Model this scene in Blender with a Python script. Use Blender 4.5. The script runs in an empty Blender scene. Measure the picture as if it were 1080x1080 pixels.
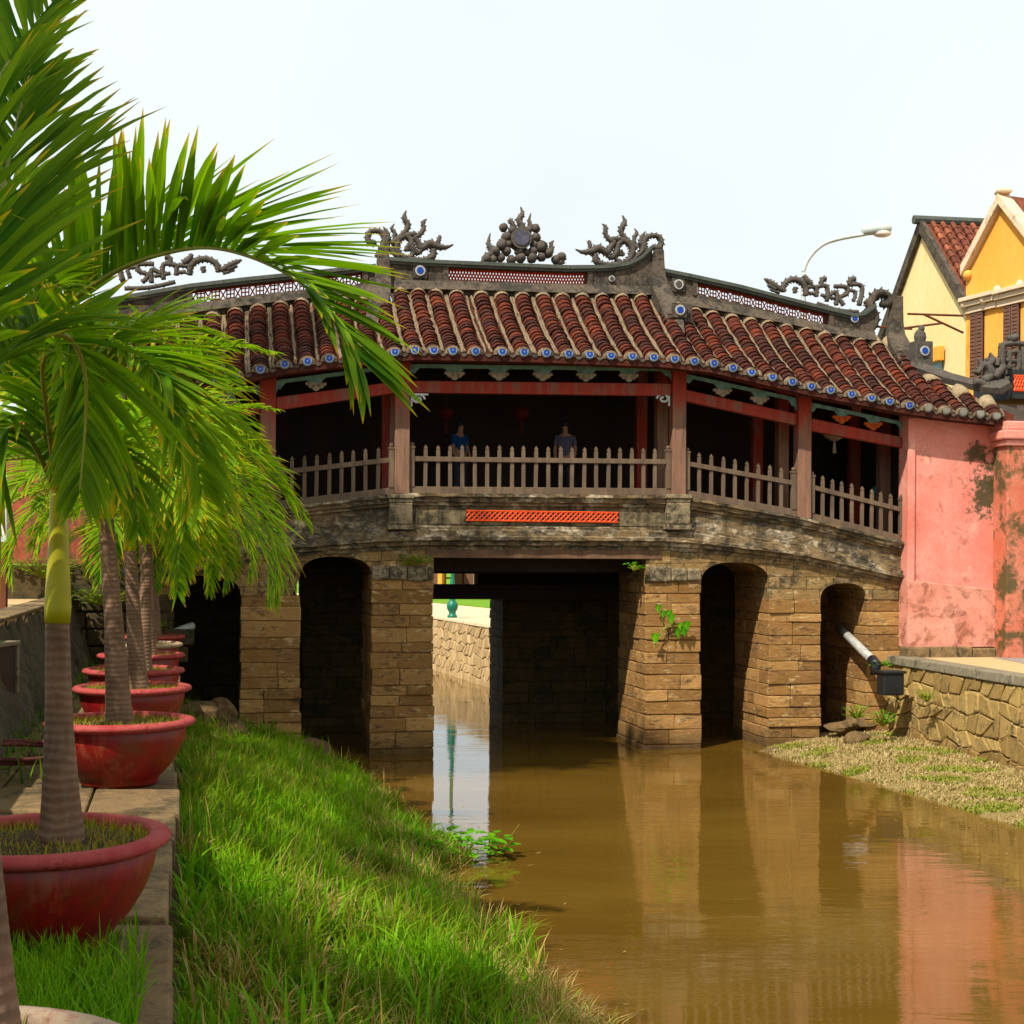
import bpy, math, random
import numpy as np
from mathutils import Vector, Matrix
random.seed(7); RNG = np.random.default_rng(7)
R = math.radians
SC = bpy.context.scene
COL = SC.collection

# ------------------------------------------------------------------ camera
F = 1500.0
CAMZ = 3.5
SHIFT = 55.0 / 1080
cd = bpy.data.cameras.new('camera'); cam = bpy.data.objects.new('camera', cd); COL.objects.link(cam)
cd.sensor_width = 36; cd.lens = F / 1080 * 36; cd.shift_y = SHIFT
cd.clip_start = 0.1; cd.clip_end = 6000
ROLL = R(0.35)
cam.matrix_world = Matrix.Translation((0, 0, CAMZ)) @ Matrix.Rotation(R(90), 4, 'X') @ Matrix.Rotation(ROLL, 4, 'Z')
SC.camera = cam
CM = (Matrix.Rotation(R(90), 3, 'X') @ Matrix.Rotation(ROLL, 3, 'Z'))

# ------------------------------------------------------------------ light
SUN_EL = R(51); SUN_AZ = R(215)          # compass bearing of the sun, clockwise from +Y
sdir = Vector((math.sin(SUN_AZ) * math.cos(SUN_EL), math.cos(SUN_AZ) * math.cos(SUN_EL), math.sin(SUN_EL)))
w = bpy.data.worlds.new('World'); SC.world = w; w.use_nodes = True
nt = w.node_tree; nt.nodes.clear()
sky = nt.nodes.new('ShaderNodeTexSky'); sky.sky_type = 'NISHITA'; sky.sun_disc = False
sky.sun_elevation = SUN_EL; sky.sun_rotation = SUN_AZ; sky.air_density = 1.0; sky.dust_density = 2.5; sky.ozone_density = 1.0
hsv = nt.nodes.new('ShaderNodeHueSaturation'); hsv.inputs['Saturation'].default_value = 0.35; hsv.inputs['Value'].default_value = 1.5
nt.links.new(sky.outputs[0], hsv.inputs['Color'])
tc = nt.nodes.new('ShaderNodeTexCoord'); ns = nt.nodes.new('ShaderNodeTexNoise'); ns.inputs['Scale'].default_value = 2.2; ns.inputs['Detail'].default_value = 5
nt.links.new(tc.outputs['Generated'], ns.inputs['Vector'])
mx = nt.nodes.new('ShaderNodeMix'); mx.data_type = 'RGBA'; mx.inputs[7].default_value = (9.9, 10.7, 10.8, 1)
mr = nt.nodes.new('ShaderNodeMapRange'); mr.inputs[1].default_value = .3; mr.inputs[2].default_value = .7; mr.inputs[3].default_value = .78; mr.inputs[4].default_value = 1.0
nt.links.new(ns.outputs[0], mr.inputs[0]); nt.links.new(mr.outputs[0], mx.inputs[0]); nt.links.new(hsv.outputs[0], mx.inputs[6])
bg = nt.nodes.new('ShaderNodeBackground'); bg.inputs[1].default_value = 0.067
out = nt.nodes.new('ShaderNodeOutputWorld'); nt.links.new(mx.outputs[2], bg.inputs[0]); nt.links.new(bg.outputs[0], out.inputs[0])
sl = bpy.data.lights.new('sun', 'SUN'); sl.energy = 4.8; sl.angle = R(0.9); sl.color = (1, 0.93, 0.8)
so = bpy.data.objects.new('sun', sl); COL.objects.link(so); so.rotation_euler = sdir.to_track_quat('Z', 'Y').to_euler()
SC.view_settings.view_transform = 'Standard'; SC.view_settings.look = 'None'
SC.view_settings.exposure = 0.55; SC.view_settings.gamma = 1
SC.cycles.max_bounces = 6; SC.cycles.diffuse_bounces = 3; SC.cycles.glossy_bounces = 3; SC.cycles.transmission_bounces = 4
SC.cycles.transparent_max_bounces = 4; SC.cycles.caustics_reflective = False; SC.cycles.caustics_refractive = False

# ------------------------------------------------------------------ projection helpers (pixels of the photograph -> points in the place)
def ray(px, py):
    return CM @ Vector(((px - 540) / F, (540 - py) / F + SHIFT * 1080 / F, -1))
def P(px, py, D):
    r = ray(px, py); k = D / r.y; return Vector((r.x * k, D, CAMZ + r.z * k))
def Pz(px, py, z):
    r = ray(px, py); k = (z - CAMZ) / r.z; return Vector((r.x * k, r.y * k, z))
BA = math.atan(300 / 1500)
BU = Vector((math.cos(BA), math.sin(BA), 0)); BV = Vector((-math.sin(BA), math.cos(BA), 0))
B0 = P(423, 595, 26.0); B0.z = 0
def B(u, v, z): return B0 + BU * u + BV * v + Vector((0, 0, z))
def Bp(px, py, v=0.0):
    """pixel -> (u, z) in the upright plane at depth v of the bridge"""
    r = ray(px, py); o = Vector((0, 0, CAMZ)); p0 = B0 + BV * v
    k = (p0 - o).dot(BV) / r.dot(BV); q = o + r * k
    return (q - B0).dot(BU), q.z
def PL(px, py, A, d):
    """pixel -> point on the upright plane through A along d"""
    n = Vector((-d.y, d.x, 0)); r = ray(px, py); o = Vector((0, 0, CAMZ))
    return o + r * ((A - o).dot(n) / r.dot(n))

# ------------------------------------------------------------------ object helpers
class MB:
    def __init__(s): s.v = []; s.f = []; s.m = []; s.uv = None
    def add(s, vs, fs, mi=0):
        b = len(s.v); s.v.extend([tuple(x) for x in vs]); s.f.extend([tuple(b + i for i in f) for f in fs]); s.m.extend([mi] * len(fs)); return s
    def hexa(s, p, mi=0):   # 8 points: bottom 4 ccw, top 4 ccw
        return s.add(p, [(3, 2, 1, 0), (4, 5, 6, 7), (0, 1, 5, 4), (1, 2, 6, 5), (2, 3, 7, 6), (3, 0, 4, 7)], mi)
    def box(s, c, sz, rz=0.0, mi=0):
        x, y, z = [a / 2 for a in sz]; M = Matrix.Rotation(rz, 3, 'Z'); c = Vector(c)
        return s.hexa([c + M @ Vector(q) for q in ((-x, -y, -z), (x, -y, -z), (x, y, -z), (-x, y, -z), (-x, -y, z), (x, -y, z), (x, y, z), (-x, y, z))], mi)
    def bbox(s, u0, u1, v0, v1, z0, z1, mi=0, z0b=None, z1b=None):   # bridge-space box; z0b/z1b at u1
        z0b = z0 if z0b is None else z0b; z1b = z1 if z1b is None else z1b
        return s.hexa([B(u0, v0, z0), B(u1, v0, z0b), B(u1, v1, z0b), B(u0, v1, z0), B(u0, v0, z1), B(u1, v0, z1b), B(u1, v1, z1b), B(u0, v1, z1)], mi)
    def tube(s, pts, rad, n=8, mi=0, flat=None, ref=None, cap=True):
        pts = [Vector(p) for p in pts]; N = len(pts)
        if not hasattr(rad, '__len__'): rad = [rad] * N
        ref = Vector(ref) if ref else Vector((0, 0, 1)); vs = []
        for i, p in enumerate(pts):
            t = (pts[min(i + 1, N - 1)] - pts[max(i - 1, 0)])
            t = t.normalized() if t.length > 1e-9 else Vector((0, 0, 1))
            a = ref.cross(t)
            if a.length < .05: a = Vector((1, 0, .1)).cross(t)
            a.normalize(); b = t.cross(a).normalized()
            for k in range(n):
                q = 2 * math.pi * k / n
                fa = flat if flat else 1.0
                vs.append(p + a * math.cos(q) * rad[i] + b * math.sin(q) * rad[i] * fa)
        fs = [(i * n + k, i * n + (k + 1) % n, (i + 1) * n + (k + 1) % n, (i + 1) * n + k) for i in range(N - 1) for k in range(n)]
        if cap: fs += [tuple(range(n - 1, -1, -1)), tuple((N - 1) * n + k for k in range(n))]
        return s.add(vs, fs, mi)
    def lathe(s, prof, c=(0, 0, 0), n=32, mi=0, wob=0.0):
        c = Vector(c); vs = []
        ph = random.random() * 6
        for r, z in prof:
            for k in range(n):
                q = 2 * math.pi * k / n; rr = r * (1 + wob * math.sin(3 * q + ph) + wob * .6 * math.sin(5 * q + ph * 2 + z * 4)); vs.append(c + Vector((rr * math.cos(q), rr * math.sin(q), z)))
        N = len(prof)
        fs = [(i * n + k, i * n + (k + 1) % n, (i + 1) * n + (k + 1) % n, (i + 1) * n + k) for i in range(N - 1) for k in range(n)]
        fs += [tuple(range(n - 1, -1, -1)), tuple((N - 1) * n + k for k in range(n))]
        return s.add(vs, fs, mi)
    def ball(s, c, r, n=10, mi=0, sq=(1, 1, 1), jit=0.0):
        c = Vector(c); vs = []; m = n // 2 + 1
        for i in range(1, m):
            th = math.pi * i / m
            for k in range(n):
                q = 2 * math.pi * k / n; j = 1 + jit * (random.random() - .5)
                vs.append(c + Vector((r * sq[0] * math.sin(th) * math.cos(q) * j, r * sq[1] * math.sin(th) * math.sin(q) * j, r * sq[2] * math.cos(th) * j)))
        a = len(vs); vs += [c + Vector((0, 0, r * sq[2])), c - Vector((0, 0, r * sq[2]))]
        fs = [(i * n + k, (i + 1) * n + k, (i + 1) * n + (k + 1) % n, i * n + (k + 1) % n) for i in range(m - 2) for k in range(n)]
        fs += [(k, (k + 1) % n, a) for k in range(n)] + [((m - 2) * n + (k + 1) % n, (m - 2) * n + k, a + 1) for k in range(n)]
        return s.add(vs, fs, mi)
    def prism(s, pts, off, mi=0):   # outline of points extruded by vector off
        pts = [Vector(p) for p in pts]; off = Vector(off); n = len(pts)
        fs = [tuple(range(n)), tuple(range(2 * n - 1, n - 1, -1))] + [((i + 1) % n, i, n + i, n + (i + 1) % n) for i in range(n)]
        return s.add(pts + [p + off for p in pts], fs, mi)
    def grid(s, rows, mi=0, wrap=False):
        n = len(rows[0]); vs = [p for r in rows for p in r]
        fs = [(i * n + k, i * n + k + 1, (i + 1) * n + k + 1, (i + 1) * n + k) for i in range(len(rows) - 1) for k in range(n - 1)]
        return s.add(vs, fs, mi)

def wloc(o):
    v = Vector(o.location)
    while o.parent: o = o.parent; v = v + Vector(o.location)
    return v
def props(o, label=None, cat=None, group=None, kind=None):
    if label: o['label'] = label
    if cat: o['category'] = cat
    if group: o['group'] = group
    if kind: o['kind'] = kind
    return o
def thing(name, loc, label, cat, group=None):
    o = bpy.data.objects.new(name, None); o.empty_display_size = .2; COL.objects.link(o); o.location = loc
    return props(o, label, cat, group)
def build(mb, name, mat, parent=None, smooth=False, bevel=0.0, sub=0, origin=None, uv=None, fixn=True):
    V = np.array(mb.v, dtype=float)
    lo, hi = V.min(0), V.max(0)
    org = np.array(origin) if origin is not None else np.array([(lo[0] + hi[0]) / 2, (lo[1] + hi[1]) / 2, lo[2]])
    me = bpy.data.meshes.new(name); me.from_pydata((V - org).tolist(), [], mb.f)
    mats = mat if isinstance(mat, (list, tuple)) else [mat]
    for m in mats: me.materials.append(m)
    if len(mats) > 1: me.polygons.foreach_set('material_index', np.array(mb.m, dtype=np.int32))
    if smooth: me.polygons.foreach_set('use_smooth', np.ones(len(me.polygons), dtype=bool))
    if uv is not None:
        l = me.uv_layers.new(name='UVMap'); li = np.zeros(len(me.loops), dtype=np.int32); me.loops.foreach_get('vertex_index', li)
        l.data.foreach_set('uv', np.array(uv, dtype=np.float32)[li].ravel())
    if fixn and len(mb.f) < 60000:
        import bmesh
        bm = bmesh.new(); bm.from_mesh(me); bmesh.ops.recalc_face_normals(bm, faces=bm.faces); bm.to_mesh(me); bm.free()
    me.update()
    o = bpy.data.objects.new(name, me); COL.objects.link(o)
    if parent is not None:
        o.parent = parent; o.location = Vector(org) - wloc(parent)
    else: o.location = org
    if bevel:
        md = o.modifiers.new('b', 'BEVEL'); md.width = bevel; md.segments = 2; md.limit_method = 'ANGLE'; md.angle_limit = R(40)
    if sub:
        md = o.modifiers.new('s', 'SUBSURF'); md.levels = sub; md.render_levels = sub
    return o
def copy_tree(o, parent=None, loc=None, rz=None, sc=None):
    c = o.copy(); COL.objects.link(c)
    c.parent = parent
    for ch in list(o.children): copy_tree(ch, c)
    if loc is not None: c.location = loc
    if rz is not None: c.rotation_euler = (0, 0, rz)
    if sc is not None: c.scale = (sc, sc, sc)
    return c

# ------------------------------------------------------------------ material helpers
def nodes(name):
    m = bpy.data.materials.new(name); m.use_nodes = True; t = m.node_tree; b = t.nodes['Principled BSDF']; return m, t, b
def N(t, ty, **k):
    n = t.nodes.new(ty)
    for a, v in k.items():
        if isinstance(a, str) and a.startswith('i_'):
            n.inputs[a[2:].replace('_', ' ')].default_value = v
        else: setattr(n, a, v)
    return n
def pos(t, sc=(1, 1, 1), rz=0.0, obj=False):
    g = N(t, 'ShaderNodeTexCoord') if obj else N(t, 'ShaderNodeNewGeometry')
    mp = N(t, 'ShaderNodeMapping'); mp.inputs['Scale'].default_value = sc; mp.inputs['Rotation'].default_value = (0, 0, rz)
    t.links.new(g.outputs['Object' if obj else 'Position'], mp.inputs['Vector']); return mp.outputs[0]
def noise(t, vec, scale, detail=5, rough=.6, dist=0):
    n = N(t, 'ShaderNodeTexNoise'); n.inputs['Scale'].default_value = scale; n.inputs['Detail'].default_value = detail
    n.inputs['Roughness'].default_value = rough; n.inputs['Distortion'].default_value = dist; t.links.new(vec, n.inputs['Vector']); return n.outputs[0]
def ramp(t, fac, stops, interp='LINEAR'):
    r = N(t, 'ShaderNodeValToRGB'); r.color_ramp.interpolation = interp
    while len(r.color_ramp.elements) < len(stops): r.color_ramp.elements.new(0.5)
    for e, (p, c) in zip(r.color_ramp.elements, stops):
        e.position = p; e.color = (c, c, c, 1) if not hasattr(c, '__len__') else (*c, 1)
    t.links.new(fac, r.inputs[0]); return r.outputs[0]
def mix(t, fac, a, b, mode='MIX'):
    m = N(t, 'ShaderNodeMix', data_type='RGBA', blend_type=mode)
    for s, x in ((0, fac), (6, a), (7, b)):
        if hasattr(x, 'is_linked'): t.links.new(x, m.inputs[s])
        elif s == 0: m.inputs[0].default_value = x
        else: m.inputs[s].default_value = (*x, 1)
    return m.outputs[2]
def math_(t, op, a, b=0.0):
    m = N(t, 'ShaderNodeMath', operation=op)
    for i, x in enumerate((a, b)):
        if hasattr(x, 'is_linked'): t.links.new(x, m.inputs[i])
        else: m.inputs[i].default_value = x
    return m.outputs[0]
def bump(t, b, h, strength=.5, dist=.02):
    n = N(t, 'ShaderNodeBump'); n.inputs['Strength'].default_value = strength; n.inputs['Distance'].default_value = dist
    t.links.new(h, n.inputs['Height']); t.links.new(n.outputs[0], b.inputs['Normal'])
def weathered(name, c1, c2, stain=(.03, .028, .02), amount=.5, sc=1.0, rough=.85, bs=.5, bd=.02, stretch=(1, 1, 1), island=0.0, extra=None, spec=.25, fine=26, streak=False, pale=None, pale_amt=.4):
    """base colour varying c1..c2, with patches of stain; amount 0..1 = share stained"""
    m, t, b = nodes(name); v = pos(t, stretch)
    n1 = noise(t, v, 1.3 * sc, 6, .6); n2 = noise(t, v, 5.5 * sc, 8, .7, .6); n3 = noise(t, v, fine * sc, 5, .65)
    c = mix(t, ramp(t, n1, [(.35, 0), (.65, 1)]), c1, c2)
    if island:
        g = N(t, 'ShaderNodeNewGeometry'); r = g.outputs['Random Per Island']
        c = mix(t, island, c, ramp(t, r, [(0, tuple(x * .55 for x in c1)), (.35, c1), (.7, c2), (1, tuple(min(1, x * 1.25) for x in c2))]))
    c = mix(t, ramp(t, n3, [(.3, .35), (.7, 0)]), c, tuple(x * .5 for x in c1))
    if pale:
        n5 = noise(t, v, 2.6 * sc, 7, .65, .4); c = mix(t, ramp(t, n5, [(.66 - .3 * pale_amt, 0), (.74 - .3 * pale_amt, 1)]), c, pale)
    f = ramp(t, math_(t, 'ADD', math_(t, 'MULTIPLY', n1, .5), math_(t, 'MULTIPLY', n2, .5)), [(.62 - .25 * amount, 0), (.72 - .2 * amount, 1)])
    c = mix(t, math_(t, 'MULTIPLY', f, .9), c, stain)
    if streak:
        v2 = pos(t, (3, 3, .18)); n4 = noise(t, v2, 2.4, 6, .7); c = mix(t, ramp(t, n4, [(.5, 0), (.68, .75)]), c, stain)
    if extra: c = extra(t, c)
    t.links.new(c, b.inputs['Base Color']); b.inputs['Roughness'].default_value = rough; b.inputs['Specular IOR Level'].default_value = spec
    h = math_(t, 'ADD', math_(t, 'MULTIPLY', n2, .7), math_(t, 'MULTIPLY', n3, .5)); bump(t, b, h, bs, bd)
    return m

def moss_low(z0, z1, col=(.02, .035, .01)):
    def f(t, c):
        g = N(t, 'ShaderNodeNewGeometry'); s = N(t, 'ShaderNodeSeparateXYZ'); t.links.new(g.outputs['Position'], s.inputs[0])
        v = pos(t); n = noise(t, v, 3, 5)
        k = math_(t, 'ADD', s.outputs[2], math_(t, 'MULTIPLY', n, .5))
        r = N(t, 'ShaderNodeMapRange'); r.inputs[1].default_value = z0 + .25; r.inputs[2].default_value = z1 + .25; r.inputs[3].default_value = .85; r.inputs[4].default_value = 0
        t.links.new(k, r.inputs[0]); return mix(t, r.outputs[0], c, col)
    return f
M = {}
M['sandstone'] = weathered('sandstone', (.32, .175, .075), (.62, .38, .18), (.085, .045, .026), .5, 1.6, .9, 1, .045, (1, 1, 2.6), .5, moss_low(-.05, .55, (.05, .033, .015)), pale=(.64, .46, .25), pale_amt=.3)
def coursed(hc, wc):
    def f(t, c):
        g = N(t, 'ShaderNodeNewGeometry'); mp = N(t, 'ShaderNodeMapping'); mp.inputs['Rotation'].default_value = (0, 0, -BA); t.links.new(g.outputs['Position'], mp.inputs['Vector'])
        sx = N(t, 'ShaderNodeSeparateXYZ'); t.links.new(mp.outputs[0], sx.inputs[0]); nz = noise(t, pos(t), 1.1, 3); cb_ = N(t, 'ShaderNodeCombineXYZ'); t.links.new(sx.outputs[0], cb_.inputs[0])
        t.links.new(math_(t, 'ADD', sx.outputs[2], math_(t, 'MULTIPLY', nz, .12)), cb_.inputs[1]); br = N(t, 'ShaderNodeTexBrick'); t.links.new(cb_.outputs[0], br.inputs['Vector'])
        br.inputs['Scale'].default_value = 1; br.inputs['Brick Width'].default_value = wc; br.inputs['Row Height'].default_value = hc; br.inputs['Mortar Size'].default_value = .012; br.inputs['Mortar Smooth'].default_value = .6
        br.inputs['Color1'].default_value = (.75, .75, .75, 1); br.inputs['Color2'].default_value = (1.25, 1.2, 1.1, 1); br.inputs['Mortar'].default_value = (.3, .28, .25, 1)
        return mix(t, .85, c, br.outputs[0], 'MULTIPLY')
    return f
M['arch_stone'] = weathered('arch_stone', (.26, .17, .085), (.48, .335, .175), (.04, .03, .02), .62, 1.3, .9, 1, .035, (1, 1, 1.6), 0, coursed(.24, .55), pale=(.58, .46, .28), pale_amt=.34)
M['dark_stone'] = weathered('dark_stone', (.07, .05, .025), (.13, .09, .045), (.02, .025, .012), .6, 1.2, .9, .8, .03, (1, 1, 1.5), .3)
M['cornice'] = weathered('cornice', (.2, .14, .08), (.4, .3, .175), (.024, .019, .014), .8, 1.1, .9, .8, .02, (.8, .8, 1.5), 0, streak=True, pale=(.56, .47, .34), pale_amt=.52)
M['frieze'] = weathered('frieze', (.22, .18, .11), (.38, .3, .18), (.02, .017, .012), .85, 1.0, .9, .6, .02, (1, 1, 1.2), 0, streak=True)
M['cream_block'] = weathered('cream_block', (.28, .22, .14), (.42, .34, .22), (.03, .025, .018), .75, 2, .9, .5, .02)
M['old_mortar'] = weathered('old_mortar', (.11, .088, .066), (.2, .155, .115), (.025, .023, .02), .8, 2.0, .9, .8, .03, (1, 1, 1), 0)
M['ornament'] = weathered('ornament', (.085, .075, .065), (.15, .125, .105), (.03, .033, .03), .5, 3.0, .9, .9, .03)
M['ridge_cap'] = weathered('ridge_cap', (.06, .07, .06), (.11, .12, .1), (.025, .03, .025), .4, 2.0, .85, .6, .02)
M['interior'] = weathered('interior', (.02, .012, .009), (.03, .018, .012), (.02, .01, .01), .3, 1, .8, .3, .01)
def patches(cl):
    def f(t, c):
        g = N(t, 'ShaderNodeNewGeometry'); n = noise(t, pos(t), 6.5, 9, .8); n = math_(t, 'MULTIPLY', math_(t, 'SUBTRACT', n, .5), 3.2)
        for (p_, r_, col) in cl:
            d = N(t, 'ShaderNodeVectorMath', operation='DISTANCE'); t.links.new(g.outputs['Position'], d.inputs[0]); d.inputs[1].default_value = tuple(p_)
            k = math_(t, 'ADD', math_(t, 'DIVIDE', d.outputs[1] if len(d.outputs) > 1 else d.outputs[0], r_), n)
            c = mix(t, ramp(t, k, [(.45, .95), (.7, 0)]), c, col)
        return c
    return f
_w = lambda x, y: B(Bp(x, y, -.3)[0], -.3, Bp(x, y, -.3)[1])
M['pink_stained'] = weathered('pink_stained', (.68, .25, .2), (.82, .41, .35), (.3, .07, .04), .3, .8, .9, .3, .012, (1, 1, .8), 0, extra=patches([(_w(1045, 520), .75, (.06, .055, .025)), (_w(1030, 478), .36, (.07, .055, .025)), (_w(1064, 500), .9, (.05, .05, .02)), (_w(975, 655), .25, (.3, .14, .1))]), pale=(.78, .42, .32), pale_amt=.2)
M['pink'] = weathered('pink', (.68, .25, .2), (.82, .41, .35), (.28, .06, .035), .22, .8, .9, .25, .01, (1, 1, .8), 0, pale=(.78, .42, .32), pale_amt=.2)
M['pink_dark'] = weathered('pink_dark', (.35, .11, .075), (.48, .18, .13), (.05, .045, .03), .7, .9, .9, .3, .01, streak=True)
M['orange_wall'] = weathered('orange_wall', (.85, .44, .15), (.9, .5, .19), (.6, .2, .03), .3, .8, .9, .12, .01, (1, 1, .3))
M['yellow_wall'] = weathered('yellow_wall', (.84, .66, .36), (.88, .72, .44), (.8, .55, .26), .25, .6, .9, .1, .01, (1, 1, .3))
M['trim'] = weathered('trim', (.7, .55, .4), (.8, .66, .5), (.35, .25, .18), .4, 2, .9, .2, .01)
M['shutter'] = weathered('shutter', (.14, .075, .055), (.2, .11, .085), (.06, .03, .02), .3, 3, .7, .2, .01)
M['ledge_stone'] = weathered('ledge_stone', (.2, .135, .075), (.36, .25, .135), (.05, .038, .022), .68, 1.2, .9, .8, .03, (1, 1, 1), .35)
M['grey_wall'] = weathered('grey_wall', (.09, .075, .055), (.17, .14, .1), (.02, .022, .014), .6, 1.2, .9, 1, .05, (1, 1, .7), .2, streak=True)
M['plaster_grey'] = weathered('plaster_grey', (.2, .17, .12), (.3, .26, .19), (.04, .04, .025), .5, 1.4, .9, .5, .02)
M['path'] = weathered('path', (.5, .36, .2), (.6, .45, .27), (.3, .2, .1), .3, 1.4, .95, .4, .02)
M['pale_path'] = weathered('pale_path', (.6, .48, .33), (.66, .54, .38), (.4, .3, .18), .3, 1, .95, .3, .02)
M['lawn'] = weathered('lawn', (.12, .26, .02), (.2, .34, .035), (.07, .14, .02), .35, 1.5, .95, .9, .05)
M['mud'] = weathered('mud', (.09, .06, .03), (.15, .1, .045), (.03, .03, .012), .4, 1.5, .8, .8, .03)
M['bank'] = weathered('bank', (.26, .19, .085), (.38, .29, .14), (.12, .12, .03), .4, 3.5, .95, 1, .04)
M['soil'] = weathered('soil', (.06, .035, .018), (.1, .06, .03), (.03, .02, .01), .4, 8, .95, 1, .02)
M['rock'] = weathered('rock', (.13, .085, .045), (.24, .16, .08), (.04, .03, .018), .5, 2.2, .9, .9, .03)
M['cobble'] = weathered('cobble', (.3, .2, .085), (.54, .39, .18), (.075, .06, .035), .48, 2.0, .9, .8, .03, (1, 1, 1), .45, moss_low(.0, .5, (.1, .035, .012)))
M['joint'] = weathered('joint', (.3, .21, .1), (.42, .31, .16), (.06, .045, .02), .4, 3, .95, .6, .02)

def red_paint():
    m, t, b = nodes('red_paint'); v = pos(t, (1, 1, .12)); n = noise(t, v, 9, 6, .65); v2 = pos(t, (1, 1, .6)); n2 = noise(t, v2, 2.2, 5)
    c = mix(t, ramp(t, n, [(.35, 0), (.7, 1)]), (.25, .03, .02), (.36, .065, .045))
    c = mix(t, ramp(t, math_(t, 'ADD', math_(t, 'MULTIPLY', n, .5), math_(t, 'MULTIPLY', n2, .5)), [(.47, 0), (.58, .8)]), c, (.17, .09, .065))
    t.links.new(c, b.inputs['Base Color']); b.inputs['Roughness'].default_value = .75; bump(t, b, n, .4, .01); return m
M['red_paint'] = red_paint()
def wood(name, a, c_, s=9):
    m, t, b = nodes(name); v = pos(t, (1, 1, .15)); n = noise(t, v, s, 6, .7); n2 = noise(t, pos(t), 1.7, 4)
    c = mix(t, ramp(t, n, [(.3, 0), (.72, 1)]), a, c_); c = mix(t, ramp(t, n2, [(.4, 0), (.7, .5)]), c, tuple(x * .5 for x in a))
    t.links.new(c, b.inputs['Base Color']); b.inputs['Roughness'].default_value = .85; bump(t, b, n, .4, .008); return m
M['grey_wood'] = wood('grey_wood', (.085, .055, .036), (.19, .13, .085))
def column_mat():
    m, t, b = nodes('column_paint'); n = noise(t, pos(t, (1, 1, .12)), 11, 7, .7); n2 = noise(t, pos(t, (1, 1, .5)), 3, 5)
    g = N(t, 'ShaderNodeTexCoord'); sp_ = N(t, 'ShaderNodeSeparateXYZ'); t.links.new(g.outputs['Generated'], sp_.inputs[0])
    k = math_(t, 'ADD', sp_.outputs[2], math_(t, 'MULTIPLY', math_(t, 'SUBTRACT', math_(t, 'ADD', math_(t, 'MULTIPLY', n, .5), math_(t, 'MULTIPLY', n2, .5)), .5), 1.3))
    bare = mix(t, ramp(t, n, [(.3, 0), (.7, 1)]), (.11, .06, .04), (.27, .15, .1)); red = mix(t, ramp(t, n, [(.3, 0), (.7, 1)]), (.2, .02, .013), (.34, .045, .03))
    t.links.new(mix(t, ramp(t, k, [(.5, 0), (.85, 1)]), bare, red), b.inputs['Base Color']); b.inputs['Roughness'].default_value = .8; bump(t, b, n, .5, .012); return m
M['column_wood'] = column_mat()
def plain(name, c, rough=.6, metal=0, spec=.4, var=.25, sc=6):
    m, t, b = nodes(name); n = noise(t, pos(t), sc, 5); cc = mix(t, ramp(t, n, [(.3, 0), (.75, 1)]), tuple(x * (1 - var) for x in c), tuple(min(1, x * (1 + var * .6)) for x in c))
    t.links.new(cc, b.inputs['Base Color']); b.inputs['Roughness'].default_value = rough; b.inputs['Metallic'].default_value = metal; b.inputs['Specular IOR Level'].default_value = spec
    bump(t, b, n, .1, .01); return m
M['teal'] = plain('teal', (.17, .3, .27), .8, var=.5, sc=9)
M['pendant'] = plain('pendant', (.36, .3, .23), .85, var=.5, sc=12)
M['orange_pendant'] = plain('orange_pendant', (.55, .13, .05), .85, var=.4, sc=12)
M['white_paint'] = plain('white_paint', (.62, .64, .64), .7, var=.3, sc=14)
M['lattice'] = plain('lattice', (.75, .085, .015), .6, var=.4, sc=14)
M['lattice_faded'] = plain('lattice_faded', (.34, .055, .04), .8, var=.5, sc=14)
M['black'] = plain('black', (.015, .016, .018), .4)
M['pipe'] = plain('pipe', (.4, .39, .36), .5, var=.4, sc=10)
M['metal_rod'] = plain('metal_rod', (.12, .04, .02), .8)
M['lamp_grey'] = plain('lamp_grey', (.5, .56, .53), .5)
M['lamp_glass'] = plain('lamp_glass', (.75, .68, .6), .2)
M['lamp_green'] = plain('lamp_green', (.01, .16, .1), .45)
M['globe'] = plain('globe', (.85, .84, .76), .25)
M['blue_cloth'] = plain('blue_cloth', (.012, .06, .2), .9)
M['lilac_cloth'] = plain('lilac_cloth', (.12, .115, .17), .9)
M['teal_cloth'] = plain('teal_cloth', (.0, .3, .28), .9)
M['dark_cloth'] = plain('dark_cloth', (.03, .03, .04), .9)
M['skin'] = plain('skin', (.38, .21, .14), .6, var=.1)
M['hair'] = plain('hair', (.012, .01, .008), .6)
M['red_silk'] = plain('red_silk', (.09, .006, .006), .8)
M['porcelain_white'] = plain('porcelain_white', (.72, .76, .78), .25, var=.1)
M['disc_ring'] = plain('disc_ring', (.26, .34, .48), .3, var=.4, sc=40)
M['plate_rim'] = plain('plate_rim', (.42, .43, .42), .5, var=.5, sc=30)
M['porcelain_blue'] = plain('porcelain_blue', (.03, .07, .32), .2, var=.5, sc=60)
M['porcelain_dull'] = plain('porcelain_dull', (.25, .23, .2), .6, var=.5, sc=40)
M['awning_blue'] = plain('awning_blue', (.25, .4, .55), .7)
M['rope'] = plain('rope', (.12, .035, .03), .8)

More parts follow.
